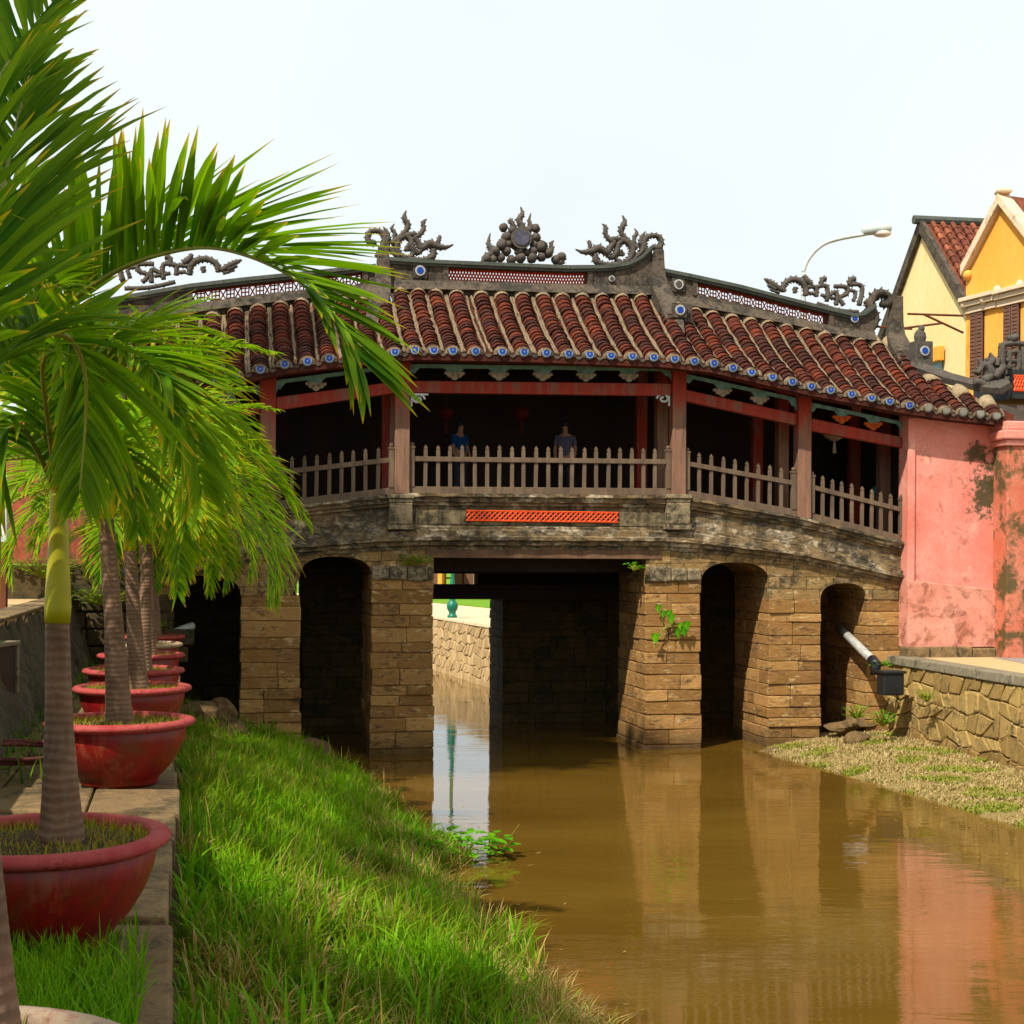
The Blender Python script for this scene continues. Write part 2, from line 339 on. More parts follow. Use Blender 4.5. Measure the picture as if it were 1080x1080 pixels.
def tile_mat(name, dark, mid, bright):
    m, t, b = nodes(name); g = N(t, 'ShaderNodeNewGeometry')
    n1 = noise(t, pos(t), 2.2, 7, .65); n2 = noise(t, pos(t), 14, 5, .7)
    c = ramp(t, g.outputs['Random Per Island'], [(0, dark), (.45, mid), (.85, bright), (1, tuple(x * 1.35 for x in bright))])
    c = mix(t, ramp(t, n1, [(.38, 0), (.62, .7)]), c, tuple(x * .45 for x in dark))
    c = mix(t, ramp(t, n2, [(.58, 0), (.75, .6)]), c, (.25, .17, .12))
    t.links.new(c, b.inputs['Base Color']); b.inputs['Roughness'].default_value = .85; b.inputs['Specular IOR Level'].default_value = .2
    bump(t, b, n2, .6, .015); return m
M['tile'] = tile_mat('tile', (.042, .015, .011), (.08, .024, .017), (.13, .035, .022))
M['tile_far'] = tile_mat('tile_far', (.12, .045, .033), (.19, .07, .048), (.3, .115, .075))
M['tile_mortar'] = weathered('tile_mortar', (.2, .15, .1), (.34, .26, .17), (.06, .04, .028), .62, 4, .9, .8, .02)

def pot_mat():
    m, t, b = nodes('pot_glaze'); n1 = noise(t, pos(t), 3.5, 8, .75); n2 = noise(t, pos(t, (1, 1, .5)), 11, 8, .75)
    c = mix(t, ramp(t, n2, [(.3, 0), (.7, 1)]), (.12, .008, .012), (.3, .022, .024)); n4 = noise(t, pos(t, (2.5, 2.5, .25)), 3, 6, .7); c = mix(t, ramp(t, n4, [(.52, 0), (.72, .6)]), c, (.34, .15, .1))
    c = mix(t, ramp(t, n1, [(.48, 0), (.64, .7)]), c, (.12, .05, .025))
    g = N(t, 'ShaderNodeNewGeometry'); s = N(t, 'ShaderNodeSeparateXYZ'); t.links.new(g.outputs['Position'], s.inputs[0])
    t.links.new(c, b.inputs['Base Color']); b.inputs['Roughness'].default_value = .5; bump(t, b, n2, .25, .01); return m
M['pot'] = pot_mat()
M['pot_rim'] = weathered('pot_rim', (.33, .065, .065), (.43, .13, .12), (.2, .02, .02), .4, 5, .7, .3, .01)
M['pot_rim_pale'] = weathered('pot_rim_pale', (.38, .28, .2), (.46, .36, .26), (.25, .08, .06), .4, 5, .7, .3, .01)

def leaf_mat(name, base, bright, tip, tipstart=.82, trans=.45):
    m, t, b = nodes(name); uv = N(t, 'ShaderNodeUVMap'); s = N(t, 'ShaderNodeSeparateXYZ'); t.links.new(uv.outputs[0], s.inputs[0])
    g = N(t, 'ShaderNodeNewGeometry')
    c = ramp(t, g.outputs['Random Per Island'], [(0, base), (.6, tuple((a + q) / 2 for a, q in zip(base, bright))), (1, bright)])
    c = mix(t, ramp(t, s.outputs[0], [(.2, 0), (.8, .6)]), c, bright)
    c = mix(t, ramp(t, s.outputs[0], [(tipstart, 0), (min(.99, tipstart + .12), .9)]), c, tip)
    t.links.new(c, b.inputs['Base Color']); b.inputs['Roughness'].default_value = .6; b.inputs['Specular IOR Level'].default_value = .16
    tr = N(t, 'ShaderNodeBsdfTranslucent'); t.links.new(mix(t, 1.0, c, (1.3, 1.35, .5), 'MULTIPLY'), tr.inputs[0])
    ms = N(t, 'ShaderNodeMixShader'); ms.inputs[0].default_value = trans
    t.links.new(b.outputs[0], ms.inputs[1]); t.links.new(tr.outputs[0], ms.inputs[2]); t.links.new(ms.outputs[0], t.nodes['Material Output'].inputs[0]); return m
M['palm_leaf'] = leaf_mat('palm_leaf', (.025, .11, .003), (.17, .3, .006), (.5, .34, .03), .84)
M['palm_leaf_light'] = leaf_mat('palm_leaf_light', (.035, .15, .003), (.24, .38, .01), (.6, .42, .04), .82)
M['grass'] = leaf_mat('grass', (.032, .1, .005), (.17, .29, .012), (.32, .32, .06), .8, .35)
M['grass_vivid'] = leaf_mat('grass_vivid', (.04, .16, .006), (.18, .38, .012), (.3, .42, .04), .8, .35)
M['dry_grass'] = leaf_mat('dry_grass', (.16, .12, .035), (.36, .27, .09), (.5, .38, .18), .6, .3)
M['bank_grass'] = leaf_mat('bank_grass', (.2, .17, .06), (.46, .38, .18), (.6, .46, .28), .5, .3)
M['pot_grass'] = leaf_mat('pot_grass', (.12, .14, .02), (.3, .28, .05), (.4, .25, .08), .6, .3)
M['weed'] = leaf_mat('weed', (.05, .2, .01), (.14, .4, .02), (.2, .45, .03), .9, .4)
M['rachis'] = plain('rachis', (.22, .24, .04), .5, var=.3)
M['crownshaft'] = plain('crownshaft', (.42, .4, .012), .5, var=.35, sc=3)
def trunk_mat():
    m, t, b = nodes('palm_trunk'); g = N(t, 'ShaderNodeNewGeometry'); s = N(t, 'ShaderNodeSeparateXYZ'); t.links.new(g.outputs['Position'], s.inputs[0])
    n = noise(t, pos(t), 4, 5); n2 = noise(t, pos(t, (1, 1, .2)), 30, 4)
    z = math_(t, 'ADD', math_(t, 'MULTIPLY', s.outputs[2], 150), math_(t, 'MULTIPLY', n, 14)); sn = math_(t, 'SINE', z)
    c = mix(t, ramp(t, n, [(.35, 0), (.65, 1)]), (.115, .065, .04), (.21, .125, .078)); c = mix(t, ramp(t, sn, [(.3, 0), (1, .28)]), c, (.08, .045, .028))
    c = mix(t, ramp(t, n2, [(.5, 0), (.75, .5)]), c, (.2, .16, .12))
    t.links.new(c, b.inputs['Base Color']); b.inputs['Roughness'].default_value = .85; bump(t, b, sn, .3, .008); return m
M['trunk'] = trunk_mat()
def water_mat():
    m, t, b = nodes('canal_water'); n0 = noise(t, pos(t, (.5, 1.2, 1)), .35, 4, .55)
    c = mix(t, ramp(t, n0, [(.35, 0), (.65, 1)]), (.1, .058, .018), (.14, .085, .027))
    t.links.new(c, b.inputs['Base Color']); b.inputs['Roughness'].default_value = .02; b.inputs['IOR'].default_value = 1.6; b.inputs['Specular IOR Level'].default_value = .9
    n1 = noise(t, pos(t, (.22, 1.0, 1), R(8)), 3.2, 3, .5, .3); n2 = noise(t, pos(t, (.5, 1.6, 1), R(-6)), 7.5, 3, .5); n3 = noise(t, pos(t, (.35, .8, 1)), .5, 3)
    a = math_(t, 'MULTIPLY', math_(t, 'ADD', n1, math_(t, 'MULTIPLY', n2, .3)), ramp(t, n3, [(.4, .2), (.65, 1)]))
    bump(t, b, a, .19, .04); return m
M['water'] = water_mat()
def paving_mat():
    m, t, b = nodes('paving'); br = N(t, 'ShaderNodeTexBrick'); t.links.new(pos(t, (1, 1, 1), R(-12)), br.inputs['Vector']); br.inputs['Scale'].default_value = 2.4
    br.inputs['Color1'].default_value = (.3, .3, .31, 1); br.inputs['Color2'].default_value = (.2, .2, .22, 1); br.inputs['Mortar'].default_value = (.1, .09, .08, 1); br.inputs['Mortar Size'].default_value = .03
    n = noise(t, pos(t), 3, 5); c = mix(t, ramp(t, n, [(.4, 0), (.7, .6)]), br.outputs[0], (.34, .27, .18)); t.links.new(c, b.inputs['Base Color']); b.inputs['Roughness'].default_value = .85; return m
M['paving'] = paving_mat()

# ================================================================== SETTING
CS = -.235                                   # the canal and its banks run away to the left
def struct(name, mb, mat, **k): return props(build(mb, name, mat, **k), kind='structure')
mb = MB(); mb.add([(-900, -60, 0), (900, -60, 0), (900, 1500, 0), (-900, 1500, 0)], [(0, 1, 2, 3)]); struct('canal_water', mb, M['water'])
# left bank: low ledge that carries the pots
def ledgeX(y): return -1.32 - .2315 * (y - 5.53)
EXY = [(-14, None), (0, None), (24.6, None)]
mb = MB()
ys = np.linspace(-8, 24.9, 34); rows = []
for i in range(len(ys) - 1):
    y0, y1 = ys[i] + .006, ys[i + 1] - .006
    for j, (a, b_) in enumerate(((0, .62), (.63, 1.35), (1.36, 2.6))):
        jz = random.uniform(-.02, .02); ex = random.uniform(-.05, .03) if j == 0 else 0
        x0a, x1a = ledgeX(y0) - b_, ledgeX(y0) - a + ex; x0b, x1b = ledgeX(y1) - b_, ledgeX(y1) - a + ex
        zt = 1.75 + jz; zb = 1.55
        mb.hexa([(x0a, y0, zb), (x1a, y0, zb), (x1b, y1, zb), (x0b, y1, zb), (x0a, y0, zt), (x1a, y0, zt), (x1b, y1, zt), (x0b, y1, zt)])
o = struct('path', mb, M['ledge_stone'], bevel=.02)
mb = MB()   # body of the ledge
mb.hexa([(ledgeX(-8) - 2.6, -8, -.3), (ledgeX(-8) - .07, -8, -.3), (ledgeX(24.9) - .07, 24.9, -.3), (ledgeX(24.9) - 2.6, 24.9, -.3),
         (ledgeX(-8) - 2.6, -8, 1.56), (ledgeX(-8) - .07, -8, 1.56), (ledgeX(24.9) - .07, 24.9, 1.56), (ledgeX(24.9) - 2.6, 24.9, 1.56)])
struct('ledge_base', mb, M['grey_wall'])
# grassy slope
WL = [(1.9, 2), (.95, 6.5), (.3, 10.8), (-.12, 12.6), (-.7, 14.4), (-1.15, 16.7), (-2.0, 20.6), (-3.3, 24.4), (-3.7, 27)]
def waterX(y): return float(np.interp(y, [p[1] for p in WL], [p[0] for p in WL])) + .13 * math.sin(y * 3.1) + .1 * math.sin(y * 7.3 + 1) + .5 * math.exp(-((y - 17.0) / .7) ** 2)
def slopeZ(x, y):
    a, b_ = ledgeX(y), waterX(y) + .25; k = min(1, max(0, (x - a) / (b_ - a))); top = 1.15 + .12 * math.sin(y * 1.3)
    top *= float(np.interp(y, [14, 24], [1, .62]))
    return top * (1 - k) ** 1.25 + .1 * math.sin(x * 3 + y * 2.1) * (1 - k) * k * 2 - .06 * k
mb = MB(); mb.grid([[(lambda x, y: (x, y, slopeZ(x, y)))(ledgeX(y) - .06 + (waterX(y) + .3 - ledgeX(y)) * k / 16, y) for k in range(17)] for y in np.linspace(-2, 26.5, 70)])
struct('grass_bank', mb, M['mud'], smooth=True)
# terrace left: street level above the sloping wall
def terX(y): return -7.36 + (23.6 - y) * .23
mb = MB(); mb.hexa([(-60, -20, 2.3), (terX(-20), -20, 2.3), (terX(26.5), 26.5, 2.3), (-60, 26.5, 2.3), (-60, -20, 2.85), (terX(-20), -20, 2.85), (terX(26.5), 26.5, 2.85), (-60, 26.5, 2.85)])
struct('terrace', mb, M['path'])
mb = MB(); mb.hexa([(-60, 26.51, -.3), (-9.0, 26.51, -.3), (-20, 60, -.3), (-60, 60, -.3), (-60, 26.51, 2.8), (-9.0, 26.51, 2.8), (-20, 60, 2.8), (-60, 60, 2.8)])
struct('ground_behind_terrace', mb, M['path'])
# right bank: path with kerb and paving, pale ground behind everything
RW = [(7.37, 28.15), (8.17, 22.7), (9.3, 15), (11.5, 0), (13.5, -12)]     # top edge of the cobbled wall
mb = MB()
for (a, b_) in zip(RW[:-1], RW[1:]):
    mb.hexa([(a[0] + .3, a[1], .3), (b_[0] + .3, b_[1], .3), (80, b_[1], .3), (80, a[1], .3), (a[0] + .3, a[1], 1.74), (b_[0] + .3, b_[1], 1.74), (80, b_[1], 1.74), (80, a[1], 1.74)])
mb.hexa([(10.5, 28.152, .3), (80, 28.152, .3), (80, 60, .3), (12.4, 60, .3), (10.5, 28.152, 1.74), (80, 28.152, 1.74), (80, 60, 1.74), (12.4, 60, 1.74)])
struct('ground', mb, M['path'])
mb = MB()
p = [Pz(985, 687, 1.744), Pz(1300, 676, 1.744), Vector((22, 22, 1.744)), Vector((13, 5, 1.744)), Vector((10.6, 14, 1.744)), Vector((9.05, 23.3, 1.744))]
mb.add([(9.35, 27.6, 1.744), (22, 29.5, 1.744), (26, 20, 1.744), (16, 0, 1.744), (12.6, 2, 1.744), (10.6, 15, 1.744), (9.35, 23, 1.744)], [tuple(range(7))])
struct('pavement', mb, M['paving'])
# strip of low bank on the right
RB = [(5.3, 28.3), (4.85, 27), (4.85, 26.2), (5.2, 25.1), (5.65, 23.8), (6.9, 19.1), (7.9, 14.5), (9.3, 5), (10.5, -6)]
def rbX(y): return float(np.interp(-y, [-p[1] for p in RB], [p[0] for p in RB]))
def rwX(y): return float(np.interp(-y, [-p[1] for p in RW], [p[0] for p in RW]))
def rbZ(k): return -.05 + .33 * k ** .6
mb = MB(); mb.grid([[(rbX(y) - .1 + .07 * math.sin(y * 5) + (rwX(y) + .1 - rbX(y)) * k / 10, y, rbZ(k / 10) + .03 * math.sin(y * 7 + k)) for k in range(11)] for y in np.linspace(28.3, -4, 90)])
struct('right_bank', mb, M['bank'], smooth=True)
# far bank seen under the bridge
FW = [(1.75, 33), (1.18, 35), (-.27, 40), (-2.6, 48), (-9, 66), (-22, 92), (-60, 130)]
mbw, mbg, mbl = MB(), MB(), MB()
for (a, b_) in zip(FW[:-1], FW[1:]):
    mbg.hexa([(a[0], a[1], 1.2), (b_[0], b_[1], 1.2), (b_[0] + 4.5, b_[1] + 1.3, 1.2), (a[0] + 4.5, a[1] + 1.3, 1.2), (a[0], a[1], 1.72), (b_[0], b_[1], 1.72), (b_[0] + 4.5, b_[1] + 1.3, 1.72), (a[0] + 4.5, a[1] + 1.3, 1.72)])
    mbl.hexa([(a[0] + 4.5, a[1] + 1.3, 1.2), (b_[0] + 4.5, b_[1] + 1.3, 1.2), (b_[0] + 90, b_[1] + 60, 1.2), (a[0] + 60, a[1] + 30, 1.2), (a[0] + 4.5, a[1] + 1.3, 1.76), (b_[0] + 4.5, b_[1] + 1.3, 1.76), (b_[0] + 90, b_[1] + 60, 1.76), (a[0] + 60, a[1] + 30, 1.76)])
struct('far_path', mbg, M['pale_path']); struct('far_lawn', mbl, M['lawn'])
mb = MB()
mb.add([(-900, 60.01, -.2), (-60, 60.01, -.2), (-60, 1400, -.2), (-900, 1400, -.2)], [(0, 1, 2, 3)])
mb.add([(-900, 200, 1.6), (900, 200, 1.6), (900, 1500, 1.6), (-900, 1500, 1.6)], [(0, 1, 2, 3)])
struct('far_ground', mb, M['lawn'])

# ------------------------------------------------------------------ walls of the banks
def stone_wall(name, pts, ztop, zbot, batter, label, cat, stones='cobble', size=.36, cap=.16, seed=3, thick=.6, side=1):
    """retaining wall of irregular stones; pts = plan polyline of the top edge, visible face on the canal side"""
    rs = random.Random(seed); root = thing(name, (pts[0][0], pts[0][1], zbot), label, cat)
    st, jt, cp = MB(), MB(), MB()
    for (a, b_) in zip(pts[:-1], pts[1:]):
        a = Vector((a[0], a[1], 0)); b2 = Vector((b_[0], b_[1], 0)); d = b2 - a; L = d.length; d.normalize()
        n = Vector((-d.y, d.x, 0)) * side         # points away from the canal
        H = ztop - cap - zbot; bot = -n * batter
        jt.hexa([a + bot + Vector((0, 0, zbot)), b2 + bot + Vector((0, 0, zbot)), b2 + n * thick + Vector((0, 0, zbot)), a + n * thick + Vector((0, 0, zbot)),
                 a + Vector((0, 0, ztop - cap)), b2 + Vector((0, 0, ztop - cap)), b2 + n * thick + Vector((0, 0, ztop - cap)), a + n * thick + Vector((0, 0, ztop - cap))])
        nc = max(1, int(L / size)); nr = max(1, int(H / (size * .8)))
        # jittered grid of polygons with shared corners
        G = [[(L * i / nc + (rs.uniform(-.32, .32) * L / nc if 0 < i < nc else 0) + (.5 * L / nc * (j % 2) if 0 < i < nc else 0), H * j / nr + (rs.uniform(-.3, .3) * H / nr if 0 < j < nr else 0)) for i in range(nc + 1)] for j in range(nr + 1)]
        for j in range(nr):
            for i in range(nc):
                q = [G[j][i], G[j][i + 1], G[j + 1][i + 1], G[j + 1][i]]
                # cut corners so that stones look rounded
                cx = sum(p[0] for p in q) / 4; cz = sum(p[1] for p in q) / 4; poly = []
                for k in range(4):
                    p0, p1 = q[k], q[(k + 1) % 4]
                    for tt in (.1, .9):
                        x = p0[0] + (p1[0] - p0[0]) * tt + rs.uniform(-.02, .02); z = p0[1] + (p1[1] - p0[1]) * tt + rs.uniform(-.02, .02)
                        poly.append((cx + (x - cx) * .93, cz + (z - cz) * .93))
                pr = rs.uniform(.02, .055)
                def W(x, z, off): return a + d * x - n * (batter * (1 - z / max(H, .01)) + off) + Vector((0, 0, zbot + z))
                A = [W(x, z, -.05) for x, z in poly]; Bq = [W(x, z, pr * .7) for x, z in poly]; C = [W(cx + (x - cx) * .86, cz + (z - cz) * .86, pr + rs.uniform(-.008, .008)) for x, z in poly]
                m_ = len(poly); fs = [(k, (k + 1) % m_, m_ + (k + 1) % m_, m_ + k) for k in range(m_)] + [(m_ + k, m_ + (k + 1) % m_, 2 * m_ + (k + 1) % m_, 2 * m_ + k) for k in range(m_)] + [tuple(2 * m_ + k for k in range(m_))]
                st.add(A + Bq + C, fs)
        k = 0.0
        while k < L:
            e = min(L, k + rs.uniform(1.2, 2.4)); o1 = rs.uniform(.05, .085)
            cp.hexa([a + d * k - n * o1 + Vector((0, 0, ztop - cap)), a + d * (e - .01) - n * o1 + Vector((0, 0, ztop - cap)), a + d * (e - .01) + n * .36 + Vector((0, 0, ztop - cap)), a + d * k + n * .36 + Vector((0, 0, ztop - cap)),
                     a + d * k - n * (o1 - .03) + Vector((0, 0, ztop)), a + d * (e - .01) - n * (o1 - .03) + Vector((0, 0, ztop)), a + d * (e - .01) + n * .36 + Vector((0, 0, ztop)), a + d * k + n * .36 + Vector((0, 0, ztop))]); k = e
    build(jt, 'joint_bed', M['joint'], root); build(st, 'stonework', M[stones], root); build(cp, 'coping', M['plaster_grey'] if stones == 'cobble' else M['pale_path'], root, bevel=.02)
    return root
stone_wall('retaining_wall', RW[:4], 1.76, .12, .1, 'golden rubble stone retaining wall with wide mortar joints along the right bank', 'wall', seed=5, side=1)
M['far_cobble'] = weathered('far_cobble', (.4, .28, .15), (.56, .42, .25), (.2, .12, .05), .3, 1.6, .9, .8, .03, (1, 1, 1), .45)
# the far wall faces left; its land lies to the right
stone_wall('embankment_wall', FW[:6], 1.74, -.1, .25, 'pale stone embankment wall beyond the bridge seen through the middle opening', 'wall', stones='far_cobble', size=.34, cap=.1, seed=8, side=-1)
# sloping grey wall left
root = thing('retaining_wall', (-6, 18, 1.75), 'dark grey battered retaining wall left of the potted palms', 'wall')
mb = MB(); rs = random.Random(4)
rows = []
for j in range(15):
    rows.append([])
    for i in range(120):
        y = -6 + (26.3 + 6) * i / 119; k = j / 14; x = terX(y) + .42 * (1 - k) ** 1.1 + .025 * math.sin(y * 6 + j * 2) + rs.uniform(-.02, .02); rows[-1].append((x, y, 1.6 + 1.25 * k))
mb.grid(rows); build(mb, 'wall_face', M['grey_wall'], root, smooth=True, fixn=False)
mb = MB()
for i in range(26):
    y0 = -6 + 32.2 * i / 26; y1 = -6 + 32.2 * (i + 1) / 26 - .02
    mb.hexa([(terX(y0) - .4, y0, 2.852), (terX(y0) + .03, y0, 2.852), (terX(y1) + .03, y1, 2.852), (terX(y1) - .4, y1, 2.852), (terX(y0) - .4, y0, 2.9), (terX(y0) + .03, y0, 2.9), (terX(y1) + .03, y1, 2.9), (terX(y1) - .4, y1, 2.9)])
build(mb, 'coping', M['ledge_stone'], root, bevel=.015)
# pale framed drain recess in it
yy = 14.0; cx = terX(yy) + .1
root2 = root
mb = MB(); mb.box((cx, yy - .3, 2.42), (.2, .05, .5)); mb.box((cx, yy + .3, 2.42), (.2, .05, .5)); mb.box((cx, yy, 2.68), (.22, .68, .04)); build(mb, 'drain_frame', M['plaster_grey'], root2, bevel=.01)
mb = MB(); mb.box((cx - .0, yy, 2.4), (.15, .54, .5)); build(mb, 'drain_shade_block', M['black'], root2)  # solid black block painted as the shade of the recess

# ================================================================== THE COVERED BRIDGE
BR = thing('covered_bridge', B(2.6, 1.7, 0), 'old covered footbridge with red-brown tiled roof, wooden balustrades and stone piers spanning the canal', 'bridge')
def us(px, v=0, y=560): return Bp(px, y, v)[0]
# deck line (u, z) at v=0
DK = [Bp(*q) for q in ((150, 572), (165, 567), (282, 537), (423, 520), (714, 523), (846, 546), (957, 573.5), (1060, 600))]
DKu = [p[0] for p in DK]; DKz = [p[1] for p in DK]
def deck(u): return float(np.interp(u, DKu, DKz))
def deckS(u):
    k = np.linspace(-.5, .5, 11); return float(np.mean([np.interp(u + a, DKu, DKz) for a in k]))
UC = {k: us(k) for k in (165, 282, 423, 714, 846, 957)}
def arch_scale(u): return float(np.interp(u, [UC[165], UC[282], UC[423], UC[714], UC[846], UC[957]], [.82, .85, 1, 1, .85, .82]))

# --- entablature: profile swept along the hump
prof = [(-.17, 0), (-.17, -.06), (-.12, -.075), (-.12, -.15), (-.07, -.17), (-.07, -.22), (-.01, -.235), (-.01, -.6), (-.05, -.615), (-.05, -.66), (-.11, -.68), (-.11, -.78), (-.17, -.8), (-.17, -.86), (-.1, -.88), (-.1, -.95), (-.03, -.97), (-.03, -1.03)]
def sweep(u0, u1, n, prof, closev=.6):
    mb = MB(); rows = []
    for i in range(n + 1):
        u = u0 + (u1 - u0) * i / n; s = arch_scale(u); z = deckS(u)
        rows.append([B(u, closev, z)] + [B(u, v + .008 * math.sin(u * 9 + j * 3), z + dz * s + .006 * math.sin(u * 13 + j)) for j, (v, dz) in enumerate(prof)] + [B(u, closev, z + prof[-1][1] * s)])
    mb.grid(rows); N_ = len(rows[0]); mb.f.append(tuple(range(N_))); mb.m.append(0); b = len(mb.v); mb.f.append(tuple(range(b - N_, b))); mb.m.append(0)
    return mb
build(sweep(UC[165] - .05, UC[957] + .05, 90, prof), 'entablature', M['cornice'], BR)
# frieze panel of the middle with its recess frame and red lattice
u0, z0 = Bp(438, 536, -.02); u1, z1 = Bp(706, 557, -.02)
mb = MB(); mb.bbox(u0, u1, -.035, .1, z1 + .02, z0 - .02); build(mb, 'frieze', M['frieze'], BR, bevel=.015)
def lattice(mb, u0, u1, z0a, z1a, v0, v1, n, style=0, z0b=None, z1b=None, w_=.022):
    """openwork tile panel between two lines; style 0 = diagonals + rings, 1 = ladder and cross"""
    z0b = z0a if z0b is None else z0b; z1b = z1a if z1b is None else z1b
    def pt(a, b_):  # a along 0..1, b height 0..1
        u = u0 + (u1 - u0) * a; zl = z0a + (z0b - z0a) * a; zh = z1a + (z1b - z1a) * a; return u, zl + (zh - zl) * b_
    def bar(a, b_):
        p, q = pt(*a), pt(*b_); P0, P1 = B(p[0], (v0 + v1) / 2, p[1]), B(q[0], (v0 + v1) / 2, q[1])
        mb.tube([P0, P1], w_, 4, ref=BV)
    for i in range(n):
        a, c = i / n, (i + 1) / n; m_ = (a + c) / 2
        if style == 0:
            bar((a, 0), (c, 1)); bar((a, 1), (c, 0)); bar((a, .5), (m_, 1)); bar((m_, 1), (c, .5)); bar((c, .5), (m_, 0)); bar((m_, 0), (a, .5))
        else:
            if i % 2 == 0: bar((a, 0), (c, 1)); bar((a, 1), (c, 0))
            else:
                for h in (.2, .5, .8): bar((a, h), (c, h))
                bar((m_, 0), (m_, 1))
            bar((a, 0), (a, 1))
    for b_ in (0.02, .98): bar((0, b_), (1, b_))
u0, z0 = Bp(492, 537.5, -.06); u1, z1 = Bp(652, 552, -.06)
mb = MB(); mb.bbox(u0, u1, -.042, -.02, z1, z0); build(mb, 'vent_shade_panel', M['black'], BR)  # flat black panel paints the shade behind the openwork
mb = MB(); lattice(mb, u0, u1, z1 + .015, z0 - .015, -.06, -.05, 15, 0, w_=.015)
build(mb, 'vent_lattice', M['lattice'], BR)
# cream pedestal blocks under the two main columns
for px in (423, 716):
    for k, (ya, yb, hw, pv) in enumerate(((521, 526, 14, .21), (526, 530, 12.5, .18), (530, 553, 12, .18), (553, 559, 13.5, .2))):
        ua, za = Bp(px - hw, ya, -pv); ub, zb = Bp(px + hw, yb, -pv)
        if k == 0: mb = MB()
        mb.bbox(ua, ub, -pv, .05, zb + .004, za - .002)
    build(mb, 'pedestal', M['cream_block'], BR, bevel=.012)

# --- stone walls with arches
ARCH = [  # left px, right px, spring y, crown y, bottom y
    (182, 254, 628, 607, 745), (317, 392, 606, 587, 800), (739, 811, 614, 593, 797), (865, 914, 632, 615, 770)]
def arch_wall(ua, ub, openings, vf, vb, name, mat, zlow):
    """wall from ua to ub between the entablature and the springing, cut by arches"""
    st = {ua, ub}
    for (l, r, zs, zc) in openings:
        for k in range(19): st.add(l + (r - l) * (.5 - .5 * math.cos(math.pi * k / 18)))
    for u in np.arange(ua, ub, .25): st.add(float(u))
    st = sorted(st); mb = MB()
    def low(u, side):
        for (l, r, zs, zc) in openings:
            if l + 1e-6 < u < r - 1e-6 or (abs(u - l) < 1e-6 and side > 0) or (abs(u - r) < 1e-6 and side < 0):
                x = (u - (l + r) / 2) / ((r - l) / 2); return zs + (zc - zs) * max(0, 1 - abs(x) ** 2.6) ** (1 / 2.2)
        return zlow(u)
    for a, b_ in zip(st[:-1], st[1:]):
        if b_ - a < 1e-5: continue
        ta, tb = deckS(a) - 1.0 * arch_scale(a), deckS(b_) - 1.0 * arch_scale(b_)
        la, lb = low(a, 1), low(b_, -1)
        mb.bbox(a, b_, vf, vb, la, ta, z0b=lb, z1b=tb)
    return build(mb, name, mat, BR)
zs_low = 2.9
ops_all = []
for (l, r, ys_, yc, yb) in ARCH:
    ul, zs = Bp(l, ys_, .02); ur, _ = Bp(r, ys_, .02); _, zc = Bp((l + r) / 2, yc, .02); ops_all.append((ul, ur, zs, zc, Bp(l, yb, .02)[1]))
UL1, UR1 = Bp(457, 640, .02)[0], Bp(681, 640, .02)[0]
UW0, UW1 = us(96), us(960)
VB = 1.9
def zl_left(u): return min(ops_all[0][2], ops_all[1][2]) if u > ops_all[0][0] else -.3
zspL = ops_all[1][2]; zspR = ops_all[2][2]
arch_wall(UW0, UL1, [ops_all[0][:4], ops_all[1][:4]], .0, VB, 'arch_wall', M['arch_stone'], lambda u: ops_all[0][2] if u < ops_all[1][0] else zspL)
arch_wall(UR1, UW1, [ops_all[2][:4], ops_all[3][:4]], .0, VB, 'arch_wall', M['arch_stone'], lambda u: zspR if u < ops_all[2][0] + .01 else ops_all[3][2])
def pier(u0, u1, ztop, zbot=-.3, vf=0.0, vb=VB, name='pier', mat='sandstone', seed=1, ztopb=None, flare=0.0, hc=.27, jit=.016, frontlen=.62):
    rs = random.Random(seed); mb = MB(); z = zbot; ztopb = ztop if ztopb is None else ztopb; ztm = max(ztop, ztopb)
    W = u1 - u0
    while z < ztm - .02:
        h = rs.uniform(hc * .6, hc * 1.15); zt = z + h
        if zt > ztm - hc * .5: zt = ztm
        fl = flare * max(0, 1 - (z + .2) / 1.6)
        ju0, ju1, jv = rs.uniform(-jit, jit), rs.uniform(-jit, jit), rs.uniform(-jit, jit)
        a, b_ = u0 - fl + ju0, u1 + fl + ju1
        nu = max(1, round((b_ - a) / frontlen)); cuts = [a] + sorted(a + (b_ - a) * (k + rs.uniform(-.28, .28)) / nu for k in range(1, nu)) + [b_]
        if rs.random() < .25 and nu == 2: cuts = [a, b_]
        nv = max(1, round((vb - vf) / .55)); cv = [vf + jv] + sorted(vf + (vb - vf) * (k + rs.uniform(-.25, .25)) / nv for k in range(1, nv)) + [vb]
        def cl(u, zz): return min(zz, ztop + (ztopb - ztop) * (u - u0) / max(W, .01))
        for i in range(len(cuts) - 1):
            for j in range(len(cv) - 1):
                if 0 < i < len(cuts) - 2 and 0 < j < len(cv) - 2: continue
                g = .004; pf = rs.uniform(-.012, .012)
                aa, bb = cuts[i] + (g if i else 0), cuts[i + 1] - (g if i < len(cuts) - 2 else 0)
                va, vb_ = cv[j] + (g if j else pf), cv[j + 1] - g
                z1a, z1b = cl(aa, zt - .008 if zt < ztm else zt), cl(bb, zt - .008 if zt < ztm else zt)
                mb.bbox(aa, bb, va, vb_, z + .002, z1a, z1b=z1b)
        z = zt
    mb.bbox(u0 + .03, u1 - .03, vf + .04, vb - .02, zbot + .01, min(ztop, ztopb) - .01)
    for i_ in range(len(mb.v) - 8): mb.v[i_] = tuple(c_ + rs.uniform(-.008, .008) for c_ in mb.v[i_])
    mb2 = build(mb, name, M[mat], BR, bevel=.015)
    return mb2
pier(ops_all[0][1], ops_all[1][0], ops_all[0][2], seed=11, flare=.03)
